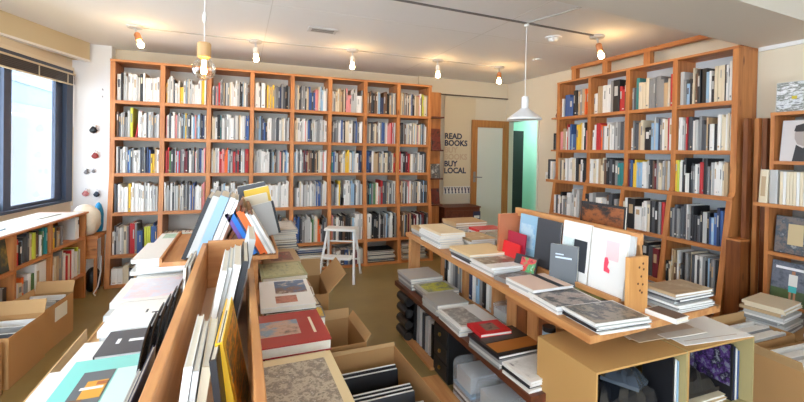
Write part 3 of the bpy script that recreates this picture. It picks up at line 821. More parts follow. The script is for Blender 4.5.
# ------------------------------------------------------------------ middle island
TZ = .70
it = thing('display_table', 'long low display table in the middle carrying print bins and art books', 'table', (0, 1.9, 0))
B(-.22, .30, -1.7, 1.5, TZ-.035, TZ, PALE_Y).build('tabletop', it)
for x in (-.18, .26):
    for y in (-1.6, 1.4): B(x-.03, x+.03, y-.03, y+.03, 0, TZ-.0355, PALE_Z).build('leg', it)
B(-.2, .28, -1.65, 1.45, .10, .13, PALE_Y).build('lower_shelf', it)
# near bin
bn1 = thing('wooden_bin', 'long pine bin of leaning books on the middle table, nearer one', 'bin', (-.055, 1.2, TZ))
B(-.102, -.080, -.85, .845, .001, .30, PALE_Y).build('side_board', bn1, bevel=.003)
B(.082, .102, -.85, .845, .001, .30, PALE_Y).build('side_board', bn1, bevel=.003)
B(-.0795, .0815, .825, .845, .001, .31, PALE_X).build('end_board', bn1, bevel=.003)
B(-.0795, .0815, -.85, .8245, .08, .10, mat('bin_floor', (214, 178, 148), .6, var=.1)).build('floor_board', bn1)
def lean_book(label, loc, w, th, h, lean_x, lean_y, rz, c, cover=None, face=None, name='art_book', group=None, cat='book'):
    """standing book, thickness along local x, spine facing local -y, W deep"""
    t = thing(name, label, cat, loc, (lean_x, lean_y, rz), group)
    m = MB(); cm_ = pal(c) if isinstance(c, str) else c
    bt = min(.0025, th*.18)
    m.box(0, th, 0, .004, 0, h, cm_); m.box(0, bt, .004, w, 0, h, cm_); m.box(th-bt, th, .004, w, 0, h, cm_); m.build('cover', t)
    B(bt, th-bt, .004, w-.003, .003, h-.003, PAGES).build('pages', t)
    if face:
        for q in (face if isinstance(face, list) else [face]):
            fm, side, y0, y1, z0, z1 = q
            x0, x1 = (th+.0002, th+.0012) if side > 0 else (-.0012, -.0002)
            B(x0, x1, w*y0, w*y1, h*z0, h*z1, fm).build('cover_picture', t)
    return t
# books in the near bin
YEL = mat('yellow_cover', (240, 190, 40), .35)
ZB = TZ+.101
BK = picture('yellow_marks', [(240, 176, 40), (226, 150, 40), (110, 96, 70), (244, 190, 60)], 12, 2, (1, 1, 5))
for x, y, w, th, h, c, lab, ln, pic in (
 (-.118, .86, .25, .014, .24, 'w', 'white softcover farthest from the yellow book in the near bin', .12, None),
 (-.102, .85, .24, .010, .235, 'l', 'pale grey softcover next to the outer white one in the near bin', .12, None),
 (-.091, .87, .24, .016, .23, 'c', 'cream thick softcover in the middle of the near bin', .13, None),
 (-.020, .86, .24, .012, .245, 'k', 'black book leaning the other way beside the yellow one', -.12, None),
 (.004, .92, .26, .014, .25, YEL, 'yellow art book with dark markings standing in the near bin', -.19, [(BK, 1, .10, .92, .08, .92)])):
    lean_book(lab, (x, y-.05, ZB+(th*math.sin(ln) if ln > 0 else 0)), w, th, h, 0, ln, 0 if ln > 0 else -.05, c, face=pic)
for x, y, w, th, h, c, lab, ln, pic in (
 (-.104, 1.22, .26, .014, .295, 'w', 'white sleeve with thin edge at the far end of the near bin', .20, None),
 (-.088, 1.23, .26, .010, .30, 'l', 'pale grey sleeve between white ones at the far bin end', .20, None),
 (-.076, 1.24, .26, .020, .305, 'w', 'thick white catalogue at the far end of the near bin', .20, None),
 (-.052, 1.25, .27, .016, .31, 'k', 'black art book in the near bin behind the yellow one', .20, [(mat('charcoal_face', (52, 52, 56), .5), 1, .04, .96, .02, .98)])):
    lean_book(lab, (x, y, ZB+.004), w, th, h, 0, ln, 0, c, face=pic)
lean_book('clear-sleeved photo book leaning at the far corner of the near bin', (-.030, 1.56, ZB+.003), .28, .022, .31, 0, .20, 0, 'l', face=[(picture('bin_photo', [(110, 106, 96), (170, 160, 140), (210, 206, 200)], 14, 8), 1, .03, .97, .03, .97)])
for k, c in enumerate('lw'):
    lean_book(['slim grey magazine leaning outside the near bin at its far end', 'slim white magazine leaning outside the near bin at its far end'][k], (-.185-.012*k, 1.66-.03*k, TZ+.001), .24, .008, .30, 0, 0.04, 0, c, name='magazine', cat='magazine')
# black sleeves slumped outside the bin's left board
def sleeve(label, x, y, z, w, h, c, bulge, seed):
    t = thing('record_sleeve', label, 'record', (x, y, z))
    n = 8; vs = []; fs = []
    for j in range(n+1):
        v = j/n
        for i in range(n+1):
            u = i/n
            top = h*(1-.30*(1-u)**3)
            bx = -bulge*math.sin(PI*min(1, v*.75))*(.4+.6*(1-u))
            for e in (0, .003): vs.append((bx-e, u*w, v*top))
    def ix(j, i, e): return (j*(n+1)+i)*2+e
    for j in range(n):
        for i in range(n):
            fs.append((ix(j, i, 0), ix(j, i+1, 0), ix(j+1, i+1, 0), ix(j+1, i, 0)))
            fs.append((ix(j, i, 1), ix(j+1, i, 1), ix(j+1, i+1, 1), ix(j, i+1, 1)))
    for i in range(n):
        fs.append((ix(n, i, 0), ix(n, i+1, 0), ix(n, i+1, 1), ix(n, i, 1))); fs.append((ix(0, i, 1), ix(0, i+1, 1), ix(0, i+1, 0), ix(0, i, 0)))
        fs.append((ix(i, 0, 0), ix(i+1, 0, 0), ix(i+1, 0, 1), ix(i, 0, 1))); fs.append((ix(i, n, 1), ix(i+1, n, 1), ix(i+1, n, 0), ix(i, n, 0)))
    mb = MB(); mb.add(vs, fs, c); mb.build('jacket', t, smooth=True)
    e = MB(); e.box(-.0022, -.0008, w*.45, w-.004, h*.985, h+.001, mat('grey_sheet', (150, 156, 166), .5)); e.build('inner_sheet', t)
    return t
GB = mat('glossy_black', (30, 31, 36), .22)
for k in range(5):
    sleeve(f'black record sleeve, {ORD[k]} from far end slumped beside the near bin', -.176-.011*k, 1.42-.055*k, TZ+.001, .19, .27-.007*k, GB, .02, k)
lean_book('white-edged grey sleeve leaning against the near bin, nearer than black ones', (-.205, .74, TZ+.001), .24, .012, .27, 0, .05, 0, 'l', name='record_sleeve', cat='record')
lean_book('dark blue sleeve leaning against the near bin in front of black ones', (-.188, .80, TZ+.001), .24, .006, .29, 0, .04, 0, 'u', name='record_sleeve', cat='record')

# tent-shaped rack farther along, raised on a box
ab = thing('wooden_rack', 'tent-shaped pine rack of leaning books beyond the near bin', 'rack', (-.06, 2.50, TZ))
FZ = .185
m = MB(); m.prism([(.092, .41), (.108, .41), (.228, FZ+.005), (.212, FZ+.001)], -.26, .36, 'Y', DARK_Z); m.build('back_board', ab)
m = MB(); m.prism([(.072, .43), (.086, .42), (-.012, FZ+.001), (-.03, FZ+.005)], -.26, .36, 'Y', DARK_Z); m.build('back_board', ab)
B(-.28, .235, -.30, .40, FZ-.02, FZ, PALE_Y).build('floor_board', ab)
B(-.13, .15, -.25, .36, .0005, FZ-.0205, PALE_Y).build('base', ab)
B(-.292, -.2805, -.30, .40, FZ-.02, FZ+.02, PALE_Y).build('lip', ab); B(.2355, .245, -.30, .40, FZ-.02, FZ+.02, PALE_Y).build('lip', ab)
zz = TZ+FZ+.001
for k, (c, th, h) in enumerate((('k', .020, .315), ('l', .032, .32), ('s', .042, .315), ('w', .026, .31), ('w', .014, .30))):
    x0 = (-.262, -.239, -.203, -.156, -.127)[k]
    lean_book(['black book outermost on the window side of the tent rack', 'pale grey book second on the window side of the tent rack', 'pale blue thick book third on the window side of tent rack', 'white book fourth on the window side of the tent rack', 'slim white book innermost on window side of the tent rack'][k], (x0, 2.215, zz+th*.36), .30, th, h, 0, .36, 0, c)
for k, (c, th, h, lab) in enumerate((('a', .018, .24, 'purple book leaning on the aisle side of the tent rack'), ('b', .022, .235, 'bright blue book beside the purple one on the tent rack'), ('u', .010, .22, 'navy slim book between blue and orange on the tent rack'), ('o', .022, .25, 'orange book leaning on the aisle side of the tent rack'), ('o', .010, .25, 'slim orange book next to the thicker orange one'), ('w', .012, .24, 'white book beside the orange ones on the tent rack'), ('l', .010, .235, 'pale grey book between two white ones on the tent rack'), ('w', .013, .23, 'white book outermost on the aisle side of the tent rack'))):
    x0 = (.003, .0240, .0495, .0614, .0869, .0988, .1129, .1248)[k]+.038
    lean_book(lab, (x0, 2.215, zz+.001), .22, th, h, 0, -.50, 0, mat('vivid_blue', (40, 120, 214), .35) if c == 'b' else c)
for k, (y, x, z, w, h, c, an, lab) in enumerate(((2.60, .155, -.005, .13, .20, 'l', -.24, 'large silver-grey book with black spine propped behind the tent rack'), (2.66, .13, .02, .15, .22, 'c', -.22, 'pale picture book propped behind the silver-grey one'), (2.72, .15, .0, .15, .28, 'y', -.22, 'large yellow book propped behind the tent rack'), (2.78, .12, .03, .17, .27, 'd', -.20, 'dark grey slim book rearmost behind the tent rack'))):
    t = thing('art_book', lab, 'book', (x, y, TZ+FZ+.022), (-.05, an, 0))
    th = .022
    B(-w/2, w/2, 0, th, z, z+h, pal(c)).build('cover', t)
    B(-w/2+.003, w/2-.003, .003, th-.003, z+h, z+h+.003, PAGES).build('pages', t)
    if k == 0: B(w/2+.0002, w/2+.014, -.001, th, z, z+h, pal('k')).build('spine', t)
    if k == 1: B(-w/2+.03, w/2-.03, -.001, -.0002, z+.2, z+h-.02, picture('pale_portrait', [(226, 206, 180), (150, 110, 100), (236, 224, 208)], 12, 5)).build('cover_picture', t)

# ---- window side of the island: print piles over boxes
def closed_box(label, x, y, L, W, Hh, flap=None):
    t = carton(label, (x, y, 0), 0, L, W, Hh, flap or [])
    B(-L/2+.0055, L/2-.0055, -W/2+.0055, W/2-.0055, Hh-.02, Hh-.012, CARD_IN).build('inner_lid', t)
    return t
closed_box('tall cardboard box under the near print pile on window side of table', -.40, 1.18, .34, .48, .598, [('-x', .05, .03)])
closed_box('tall cardboard box under the second print pile on window side', -.40, 1.73, .36, .60, .598, [('-x', .08, .05)])
closed_box('tall cardboard box under the third print pile beside the table', -.415, 2.29, .37, .50, .598)
closed_box('tall cardboard box at the far end of the table on window side', -.43, 2.79, .36, .46, .598)
TEALC = mat('aqua_cover', (130, 216, 210), .3)
BPIC = picture('building_picture', [(90, 70, 50), (226, 170, 60), (150, 120, 90), (230, 226, 220), (190, 120, 60)], 13, 4, (1, .5, 1))
z0 = .5865
zA = pile(-.385, 1.26, z0, .24, .40, 'wlwlwcwclw', [.018, .021, .016], rp, 'under the aqua book', 'x', None, 'art_print', 'print', soft=True, jit=.025)
flat_book(-.345, 1.27, zA, .20, .40, .016, TEALC, 0, 'aqua art book with a yellow building picture on the near print pile', 'book', 'art_book', [(mat('slate_photo', (96, 104, 112), .35), .22, .60, .36, .80), (mat('ochre_block', (226, 164, 60), .35), .34, .58, .44, .66, .0008), (mat('brown_block', (120, 84, 56), .35), .24, .40, .38, .44, .0008), (MATS['title_white'] if 'title_white' in MATS else WHITE, .30, .56, .55, .58, .0016), (mat('rust_block', (176, 96, 50), .35), .46, .58, .60, .64, .0016), (mat('pale_panel', (206, 236, 232), .3), .62, .98, .06, .80)], soft=False)
for o in list(bpy.data.objects):
    if o.get('label') == 'x': o['label'] = 'white print directly under the aqua art book'
pile(-.365, 1.62, z0, .24, .19, 'wgwlwcwd', [.023, .021, .026], rp, 'under the dark grey book', 'dark grey book with white lettering on the second print pile', [(mat('title_white', (240, 240, 244), .4), .22, .28, .42, .62), (MATS['title_white'], .42, .8, .46, .56)], 'art_print', 'print', soft=True, jit=.025, top_kind='art_book', tdim=(.035, .18, .19))
pile(-.345, 1.875, z0, .24, .29, 'wlwwswl w'.replace(' ', ''), [.022, .024], rp, 'of white prints by the black sleeves', 'white print with a small dark mark on the pile beside black sleeves', [(LINE, .50, .53, .5, .62), (LINE, .6, .74, .46, .5)], 'art_print', 'print', soft=True, jit=.025)
pile(-.365, 2.24, z0, .29, .36, 'wlwwlww', [.024, .026], rp, 'of prints before the tent rack', 'white print with a pink and lilac picture before the tent rack', [(picture('pink_lilac', [(240, 234, 240), (236, 216, 222), (222, 226, 240), (244, 244, 248)], 8, 6), .12, .85, .1, .9)], 'art_print', 'print', soft=True, jit=.025)
pile(-.40, 2.72, z0, .26, .42, 'wlwwswwlwlw', [.022, .020, .025], rp, 'of white magazines behind the prints', 'white magazine topmost on the tall pile behind the prints', None, 'magazine', 'magazine', soft=True, jit=.025)
carton('tall cardboard box past the table end on the window side', (-.40, 3.30, 0), 0, .32, .42, .66, [])
pile(-.40, 3.30, .6605, .27, .34, 'wgwlww', [.022, .02], rp, 'beyond the window-side table end', 'white booklet with a green panel at the far end pile', [(picture('green_panel', [(200, 226, 210), (150, 190, 170), (236, 240, 238)], 8, 1), .1, .9, .45, .9)], 'magazine', 'magazine', soft=True, jit=.02)

# ---- aisle side of the island: art books laid flat
PH = picture('crowd_photo', [(70, 62, 56), (190, 176, 156), (130, 116, 104), (214, 204, 190)], 46, 1)
CREAM = mat('cream_board', (226, 204, 160), .4)
REDB = mat('red_board', (168, 34, 38), .35)
PORT = picture('painted_portrait', [(70, 60, 60), (196, 160, 140), (120, 150, 180), (226, 210, 190)], 9, 7, (1, 1.4, 1))
def base_pile(x, y, w, d, cols, where, ztop):
    n = len(cols); h = (ztop-TZ-.0008-.0004*n)/n
    return pile(x, y, TZ+.0005, w, d, cols, h, rp, where, f'{PAL[cols[-1]][0]} book directly beneath the top one of the pile {where}', None, 'art_book', 'book', soft=False, jit=.008)
z = base_pile(.165, 1.09, .20, .34, 'kct', 'at the near aisle edge', .775)
flat_book(.16, 1.085, z, .225, .38, .025, CREAM, .02, 'cream art book with a crowded sepia photo on the aisle edge', 'book', 'art_book', [(PH, .06, .88, .10, .90)])
z = base_pile(.175, 1.48, .20, .24, 'nk', 'below the red art book', .77)
flat_book(.17, 1.475, z, .23, .27, .036, REDB, .02, 'red art book with a painted portrait and white lettering', 'book', 'art_book', [(PORT, .04, .62, .28, .74), (mat('title_cream', (236, 226, 206), .5), .80, .84, .25, .75)])
z = base_pile(.195, 1.84, .20, .32, 'dwmk', 'below the pale portrait book', .785)
flat_book(.19, 1.85, z, .215, .34, .02, 'w', -.02, 'pale book with blue portrait photo beyond the red art book', 'book', 'art_book', [(picture('blue_lady', [(236, 228, 214), (120, 90, 80), (70, 110, 150), (226, 216, 200)], 9, 9), .3, .92, .45, .95), (picture('small_red_photo', [(150, 60, 50), (196, 130, 110), (90, 60, 56)], 20, 3), .28, .68, .12, .36)])
z = base_pile(.215, 2.24, .19, .24, 'ckn', 'below the olive book', .775)
flat_book(.21, 2.24, z, .22, .27, .022, mat('olive_cover', (168, 166, 126), .5), .03, 'olive green landscape book on the aisle side beyond the pale portrait', 'book', 'art_book', [(picture('olive_field', [(150, 150, 110), (190, 186, 140), (120, 130, 110)], 10, 2, (3, 1, 1)), .06, .94, .1, .9)])
z = base_pile(.225, 2.58, .19, .28, 'dk', 'below the small red-fronted book', .765)
flat_book(.225, 2.58, z, .21, .32, .02, 't', .02, 'tan book with a red landscape photo near the tall grey pile', 'book', 'art_book', [(picture('red_land', [(190, 60, 50), (120, 70, 60), (200, 140, 110)], 9, 5, (2, 1, 1)), .22, .82, .12, .75)])
pile(.265, 3.10, TZ+.0005, .22, .40, 'kdgkgdtgwclg', [.016, .012, .017, .011], rp, 'at the far aisle corner of table', 'pale grey book topmost on the tall far aisle pile', [(picture('grey_top', [(150, 150, 150), (196, 190, 180), (120, 124, 130)], 9, 4), .05, .95, .05, .95)], 'art_book', 'book', soft=False, jit=.012)

# ---- boxes in the aisle beside the island
c1 = carton('open cardboard box of black records in the aisle, nearest one', (.63, 1.80, 0), .03, .36, .60, .36, [('+y', .02, .2)])
in_box(c1, [(0, .13, .29, .012, .31, 'k', -.20), (0, .11, .29, .012, .30, 'k', -.20), (0, -.06, .29, .012, .31, 'k', -.2), (0, -.08, .29, .012, .305, 'k', -.2), (0, -.10, .29, .012, .30, 'd', -.2), (0, -.21, .29, .012, .31, 'k', -.2)], 'record_sleeve', ordlab('{c} record sleeve, {o} from back in the nearest aisle box'))
c2 = carton('empty brown cardboard box behind the record box in the aisle', (.52, 2.33, 0), .03, .26, .36, .38, [('+y', .06, .1), ('+x', .05, .6)])
c3 = carton('cardboard box with a loose flap beside the far table pile', (.45, 2.85, 0), -.05, .20, .42, .50, [('+x', .17, .75), ('+y', .12, .15)])
c4 = carton('cardboard box carrying small colourful books beside the table', (.41, 2.22, 0), .02, .18, .0001, .0, []) if False else None
sb = thing('wooden_crate', 'narrow wooden crate carrying small books against the table', 'crate', (.352, 2.25, 0))
B(-.042, .042, -.36, .36, 0, .56, PALE_Z).build('body', sb); B(-.044, .044, -.362, .362, .5605, .575, PALE_Y).build('rim', sb)
for k, (y, c, c2, lab) in enumerate(((2.52, 't', 'r', 'small tan picture book farthest on the narrow crate'), (2.36, 'w', 'n', 'small white patterned book second on the narrow crate'), (2.20, 'n', 'c', 'small brown patterned book third on the narrow crate'), (2.04, 'g', 'y', 'small grey and yellow book nearest on the narrow crate'))):
    flat_book(.354, y, .5755, .08, .14, .05, c, .05*(-1)**k, lab, 'book', 'paperback', [(picture('small_pat%d' % k, [PAL[c][1], PAL[c2][1], (120, 110, 100)], 26, k), .08, .92, .08, .92)])

# ------------------------------------------------------------------ step stool
ss = thing('step_stool', 'white folding two-step stool in front of the long bookcase', 'stool', (1.045, 4.50, 0), (0, 0, -.45))
ST = mat('white_steel', (236, 236, 234), .35)
def leg(p, q): 
    m = MB(); m.tube([p, q], .014, ST, 8); m.build('leg', ss)
leg((-.195, -.20, 0), (-.15, .0, .535)); leg((.195, -.20, 0), (.15, .0, .535)); leg((-.195, .22, 0), (-.15, .06, .535)); leg((.195, .22, 0), (.15, .06, .535))
B(-.175, .175, -.07, .13, .536, .562, ST).build('top_step', ss, bevel=.006)
B(-.155, .155, -.20, -.06, .255, .28, ST).build('lower_step', ss, bevel=.005)
m = MB(); m.tube([(-.165, .17, .18), (.165, .17, .18)], .009, ST, 8); m.build('rear_bar', ss)
m = MB(); m.tube([(-.155, .11, .39), (.155, .11, .39)], .009, ST, 8); m.build('rear_bar', ss)

# ------------------------------------------------------------------ right island
RT = .75
tb = thing('display_table', 'pine display table with piled magazines facing the aisle', 'table', (1.68, 2.1, 0))
m = MB(); m.prism([(1.225, 1.165), (2.06, 1.215), (2.06, 3.20), (1.30, 3.20)], RT-.03, RT, 'Z', PALE_Y)
o = m.build('tabletop', tb, (-1.68, -2.1, 0))
for x, y in ((1.36, 3.15), (2.0, 3.15), (2.0, 1.5)): B(x-.04-1.68, x+.04-1.68, y-.03-2.1, y+.03-2.1, 0, RT-.0305, PALE_Z).build('leg', tb)
# dark low bench in front
lb = thing('bench', 'long dark wood bench low in front of the display table', 'bench', (1.35, 2.25, 0))
B(-.19, .06, -.84, .82, .36, .395, RED_Y).build('seat_board', lb)
for y in (-.80, -.12, .795): B(-.02, .058, y-.02, y+.02, 0, .3595, RED_Y).build('leg', lb)
BT = .3955
# piles on the bench
pile(1.315, 2.93, BT, .27, .27, 'glgl', [.022, .02], rp, 'at the far end of the bench', 'pale grey catalogue topmost at the far bench end', None, 'art_book', 'book', soft=False, jit=.01)
pile(1.325, 2.66, BT, .26, .22, 'kgl', [.02], rp, 'second along the bench', 'grey book with a yellow leaf photo on the bench', [(picture('yellow_leaf', [(90, 96, 80), (200, 200, 60), (130, 140, 110), (150, 150, 140)], 12, 3), .1, .9, .1, .9)], 'art_book', 'book', soft=False)
pile(1.27, 2.41, BT, .23, .22, 'llg', [.024, .022], rp, 'third along the bench', 'plain silver-grey book third along the bench', None, 'art_book', 'book', soft=False, top=mat('silver_cover', (176, 174, 170), .4))
pile(1.285, 2.14, BT, .26, .29, 'wlw', [.02, .018], rp, 'fourth along the bench', 'white book with faint grey photos fourth along the bench', [(picture('faint_photo', [(226, 222, 214), (150, 146, 140), (236, 232, 226)], 12, 6), .05, .62, .08, .92)], 'art_book', 'book', soft=False)
z = pile(1.295, 1.77, BT, .30, .27, 'glgk', [.018, .016], rp, 'fifth along the bench', 'black and orange landscape book on the bench', [(picture('dark_land', [(30, 32, 34), (60, 56, 50), (40, 44, 50)], 8, 2), .06, .94, .5, .92), (mat('orange_band', (176, 108, 46), .4), .06, .94, .12, .48)], 'art_book', 'book', soft=False, rz=.03)
flat_book(1.27, 1.895, z+.001, .19, .15, .018, mat('red_print', (214, 40, 46), .35), -.05, 'red book with a square portrait photo lying across bench piles', 'book', 'art_book', [(picture('dark_portrait', [(60, 50, 46), (150, 120, 104), (40, 40, 44)], 20, 5), .28, .72, .22, .78)])
flat_book(1.50, 1.74, BT, .10, .20, .05, 'g', .05, 'dark framed photo book at the rear of the bench', 'book', 'art_book', [(picture('moss', [(60, 64, 44), (90, 96, 60), (40, 44, 40)], 10, 4), .08, .92, .08, .92)])
pile(1.27, 1.53, BT, .21, .19, 'wkww', [.012, .013], rp, 'at the near end of the bench', 'white magazine with black ink shapes at the near bench end', [(picture('ink_blots', [(30, 30, 32), (226, 226, 222), (238, 238, 236)], 11, 12), .1, .92, .12, .9)], 'magazine', 'magazine', soft=True, rz=.08)
# under the bench
dc = thing('drawer_chest', 'black plastic drawer unit under the far end of the bench', 'drawers', (1.28, 2.905, 0))
B(-.06, .06, -.10, .10, .0, .35, BLACK).build('body', dc)
for k in range(4): 
    m = MB(); m.lathe([(.001, 0), (.03, 0), (.036, .012), (.036, .18), (.03, .19), (.001, .19)], BLACK, 14, T(-.097, -.095, .05+.085*k, 0, -PI/2, 0)); m.build('drawer', dc)
d2 = thing('drawer_chest', 'small black chest with brass knobs under the middle of the bench', 'drawers', (1.30, 2.32, 0))
B(-.10, .08, -.10, .10, 0, .34, BLACK).build('body', d2)
for k in range(3):
    dr = B(-.108, -.1005, -.09, .09, .02+.105*k, .11+.105*k, mat('drawer_black', (40, 40, 42), .5)).build('drawer', d2)
    m = MB(); m.lathe([(.001, 0), (.01, 0), (.013, .008), (.006, .014), (.001, .014)], mat('brass', (190, 150, 80), .3, metal=.8), 10, T(-.1082, 0, .065+.105*k, 0, 0, -PI/2)); m.build('knob', dr)
for k in range(6):
    c = 'lwdlwk'[k]
    lean_book(f'{PAL[c][0]} large book, {ORD[k]} from far end leaning under the bench', (1.24, 2.80-.05*k, .001), .24, .018, .28-.008*k, .0, 0, PI/2-PI+.0, c)
t = thing('board', 'pale board lying on the floor under the bench', 'board', (1.2, 2.66, .0)); 
B(-.03, .03, -.25, .25, .0005, .02, PALE_Y).build('plank', t)
for k, (y, z, s, lab) in enumerate(((2.02, .0, .13, 'clear plastic parcel on the floor under the bench, farther one'), (1.76, .0, .14, 'clear plastic parcel on the floor under the bench, nearer one'))):
    t = thing('parcel', lab, 'parcel', (1.28, y, z))
    m = MB()
    for q in range(6): m.box(-.10, .09, -s*.75, s*.75, .002+.016*q, .016+.016*q, pal('wlkwgs'[q]))
    m.build('contents', t)
    m = MB(); m.box(-.115, .10, -s*.85, s*.85, .001, .24, CLEAR); m.build('wrapping', t, bevel=.04)
    B(-.09, .08, -s*.6, s*.6, .1005, .19, pal('l')).build('contents', t)
t = thing('storage_tray', 'flat wooden tray on the floor near the cardboard boxes', 'tray', (1.10, 1.98, 0))
B(-.08, .08, -.35, .35, 0, .015, PALE_Y).build('bottom', t); B(-.09, -.0805, -.35, .35, 0, .05, PALE_Y).build('side', t)

# crates under the table
def crate(label, x, y0, y1, z0, z1, depth, back=True):
    t = thing('wooden_crate', label, 'crate', (x, y0, 0))
    L = y1-y0
    B(0, depth, 0, .015, z0, z1, PALE_Z).build('side_board', t); B(0, depth, L-.015, L, z0, z1, PALE_Z).build('side_board', t)
    B(0, depth, .0155, L-.0155, z0, z0+.015, PALE_Y).build('bottom_board', t)
    B(depth-.01, depth, .0155, L-.0155, z0+.0155, z1, PALE_Y).build('back_board', t)
    return t
crate('pine crate of books under the table, farther one', 1.47, 2.53, 2.88, .0, .71, .3)
crate('pine crate of books under the table, nearer one', 1.47, 2.16, 2.51, .0, .71, .3)
B(1.0, 1.01, 0, .01, 0, .01, PALE_Y) 
ru = random.Random(8)
def stand_row(x, y1, n, z, hmax, cols, label):
    for k in range(n):
        m = MB(); h = hmax*ru.uniform(.82, 1); c = cols[k % len(cols)]; w = .04
        book_geo(m, w-.002, .2, h, c, style_for(c, ru), None)
        tag(m.build('paperback', None, (x+ru.uniform(0, .01), y1-.042*k, z), (0, 0, -PI/2)), f'{PAL[c][0]} paperback, {ORD[k]} from far end {label}', 'book', 'paperbacks under the table')
for z in (.016,):
    pass
fs = thing('shelf_insert', 'plain board inside the farther table crate', 'board', (1.48, 2.546, .40)); B(0, .27, 0, .318, 0, .012, PALE_Y).build('board', fs)
fs = thing('shelf_insert', 'plain board inside the nearer table crate', 'board', (1.48, 2.176, .40)); B(0, .27, 0, .318, 0, .012, PALE_Y).build('board', fs)
stand_row(1.49, 2.86, 7, .4125, .27, 'kwlgdgl', 'in the farther table crate')
stand_row(1.49, 2.49, 7, .4125, .27, 'uwsgkwl', 'in the nearer table crate')
# clear bags beside the slatted crate
t = thing('plastic_case', 'clear plastic case of white booklets under the table', 'case', (1.50, 2.05, 0))
B(-.06, .12, -.10, .08, .40, .41, PALE_Y).build('stand', t) if False else None
m = MB(); m.box(-.05, .12, -.085, .09, .001, .52, CLEAR); m.build('shell', t, bevel=.02)
m = MB()
for k in range(7): m.box(-.04, .11, -.075, .08, .01+.07*k, .065+.07*k, pal('wldwkwl'[k]))
m.build('booklets', t)
cs = thing('slatted_crate', 'pine crate with upright slats under the near half of the table', 'crate', (1.43, 1.52, 0))
for k in range(5):
    B(0, .015, .09*k, .09*k+.08, .0, .70, DARK_Z if k % 2 else PALE_Z).build('slat', cs)
B(.0155, .30, 0, .015, 0, .70, PALE_Z).build('side_board', cs); B(.0155, .30, .425, .44, 0, .70, PALE_Z).build('side_board', cs)
B(-.012, -.0005, 0, .44, .60, .66, PALE_Y).build('rail', cs)
t = thing('paint_can', 'small black and pale blue tin behind the large cardboard box', 'tin', (1.36, 1.535, .0))
MB().lathe([(.001, 0), (.03, 0), (.03, .62), (.001, .62)], BLACK, 16).build('body', t)
MB().lathe([(.0305, .56), (.0305, .60)], pal('s'), 16).build('band', t)

# piles on the table top
Z = RT+.0005
pile(1.78, 3.06, Z, .30, .24, 'wlwgtw', [.016, .018], rp, 'at display table far end', 'tan covered album topmost at far end of display table', None, 'art_book', 'book', soft=False, top=mat('tan_album', (196, 160, 116), .5))
pile(1.87, 2.86, Z, .24, .16, 'wmwr', [.02, .018, .012], rp, 'under the red covered book', 'red book lying on a far pile of the display table', None, 'art_book', 'book', soft=False, top=MATS['red_print'])
pile(1.39, 3.06, Z, .13, .18, 'glw', [.022], rp, 'on the table far aisle corner', 'pale box-like book on the far aisle corner of display table', None, 'art_book', 'book', soft=False, top=mat('wood_pic', (200, 168, 120), .5))
pile(1.40, 2.74, Z, .20, .36, 'wwlwwwc', [.016, .015], rp, 'of white books at the aisle edge', 'cream book topmost on the tall white pile at aisle edge', None, 'art_book', 'book', soft=False, top=mat('cream_cover', (234, 212, 174), .5))
pile(1.64, 2.66, Z, .22, .26, 'wlwt', [.014], rp, 'in the middle of the display table', 'cream and tan booklet in the middle of the display table', [(picture('tan_marks', [(230, 206, 166), (206, 170, 120), (236, 220, 190)], 10, 3), .05, .95, .05, .95)], 'magazine', 'magazine', soft=True)
pile(1.90, 2.60, Z, .24, .26, 'lwlg', [.016], rp, 'of grey books near the doorway end', 'grey book topmost near the doorway end of the table', None, 'art_book', 'book', soft=False, top=mat('taupe_cover', (170, 158, 138), .5))
t = thing('standing_card', 'pale blue and white card standing on the display table', 'card', (1.93, 2.38, RT+.001), (0, 0, .5))
B(-.06, .06, 0, .02, 0, .115, WHITE).build('card', t); B(-.058, .058, -.002, -.0002, .03, .085, mat('sky_print', (170, 204, 226), .4)).build('print', t)
pile(1.425, 2.25, Z, .30, .25, 'wkdlw', [.014, .012], rp, 'under the plain cream book', 'plain cream book lying flat at the aisle edge', None, 'art_book', 'book', soft=False, top=mat('apricot_cover', (236, 206, 156), .5))
pile(1.41, 2.01, Z, .27, .23, 'wlww', [.013, .012], rp, 'under the landscape print book', 'pale book with a sepia landscape strip at aisle edge', [(picture('sepia_strip', [(200, 180, 150), (120, 100, 84), (216, 204, 186)], 12, 9), .05, .95, .35, .95)], 'magazine', 'magazine', soft=True)
flat_book(1.395, 1.81, Z, .22, .15, .02, 'g', .12, 'grey photo book lying low between two aisle edge piles', 'book', 'art_book', [(picture('street_photo', [(70, 76, 80), (150, 150, 148), (100, 80, 74), (190, 190, 186)], 14, 11), .04, .96, .04, .96)])
pile(1.38, 1.635, Z, .24, .21, 'wwlw', [.013, .011], rp, 'under the pale pink book', 'pale pink book with a black band at the aisle edge', [(mat('blush_cover', (226, 196, 178), .45), .02, .98, .02, .98), (pal('k'), .64, .78, .02, .98, .001, 'band')], 'magazine', 'magazine', soft=True)
pile(1.375, 1.455, Z, .25, .20, 'wlw', [.011, .010], rp, 'under the street scene magazine', 'magazine with a rust and grey street scene on the aisle edge', [(picture('rust_scene', [(120, 84, 74), (70, 74, 80), (176, 160, 150), (140, 110, 100)], 13, 14), .03, .97, .03, .97)], 'magazine', 'magazine', soft=True, rz=-.08)
pile(1.395, 1.255, Z, .27, .19, 'wklw', [.010, .009], rp, 'at display table near corner', 'magazine with a brown and grey ruin photo at near table corner', [(picture('ruin_photo', [(96, 80, 68), (150, 136, 120), (70, 70, 74), (186, 176, 164)], 16, 15), .03, .97, .03, .97)], 'magazine', 'magazine', soft=True, rz=-.06)
flat_book(1.532, 1.46, Z, .055, .30, .02, 'k', .0, 'dark green and black book lying at the foot of the ledge', 'book', 'art_book', [(picture('green_dark', [(40, 50, 30), (110, 120, 40), (30, 30, 30)], 6, 16), .1, .9, .3, .9)])

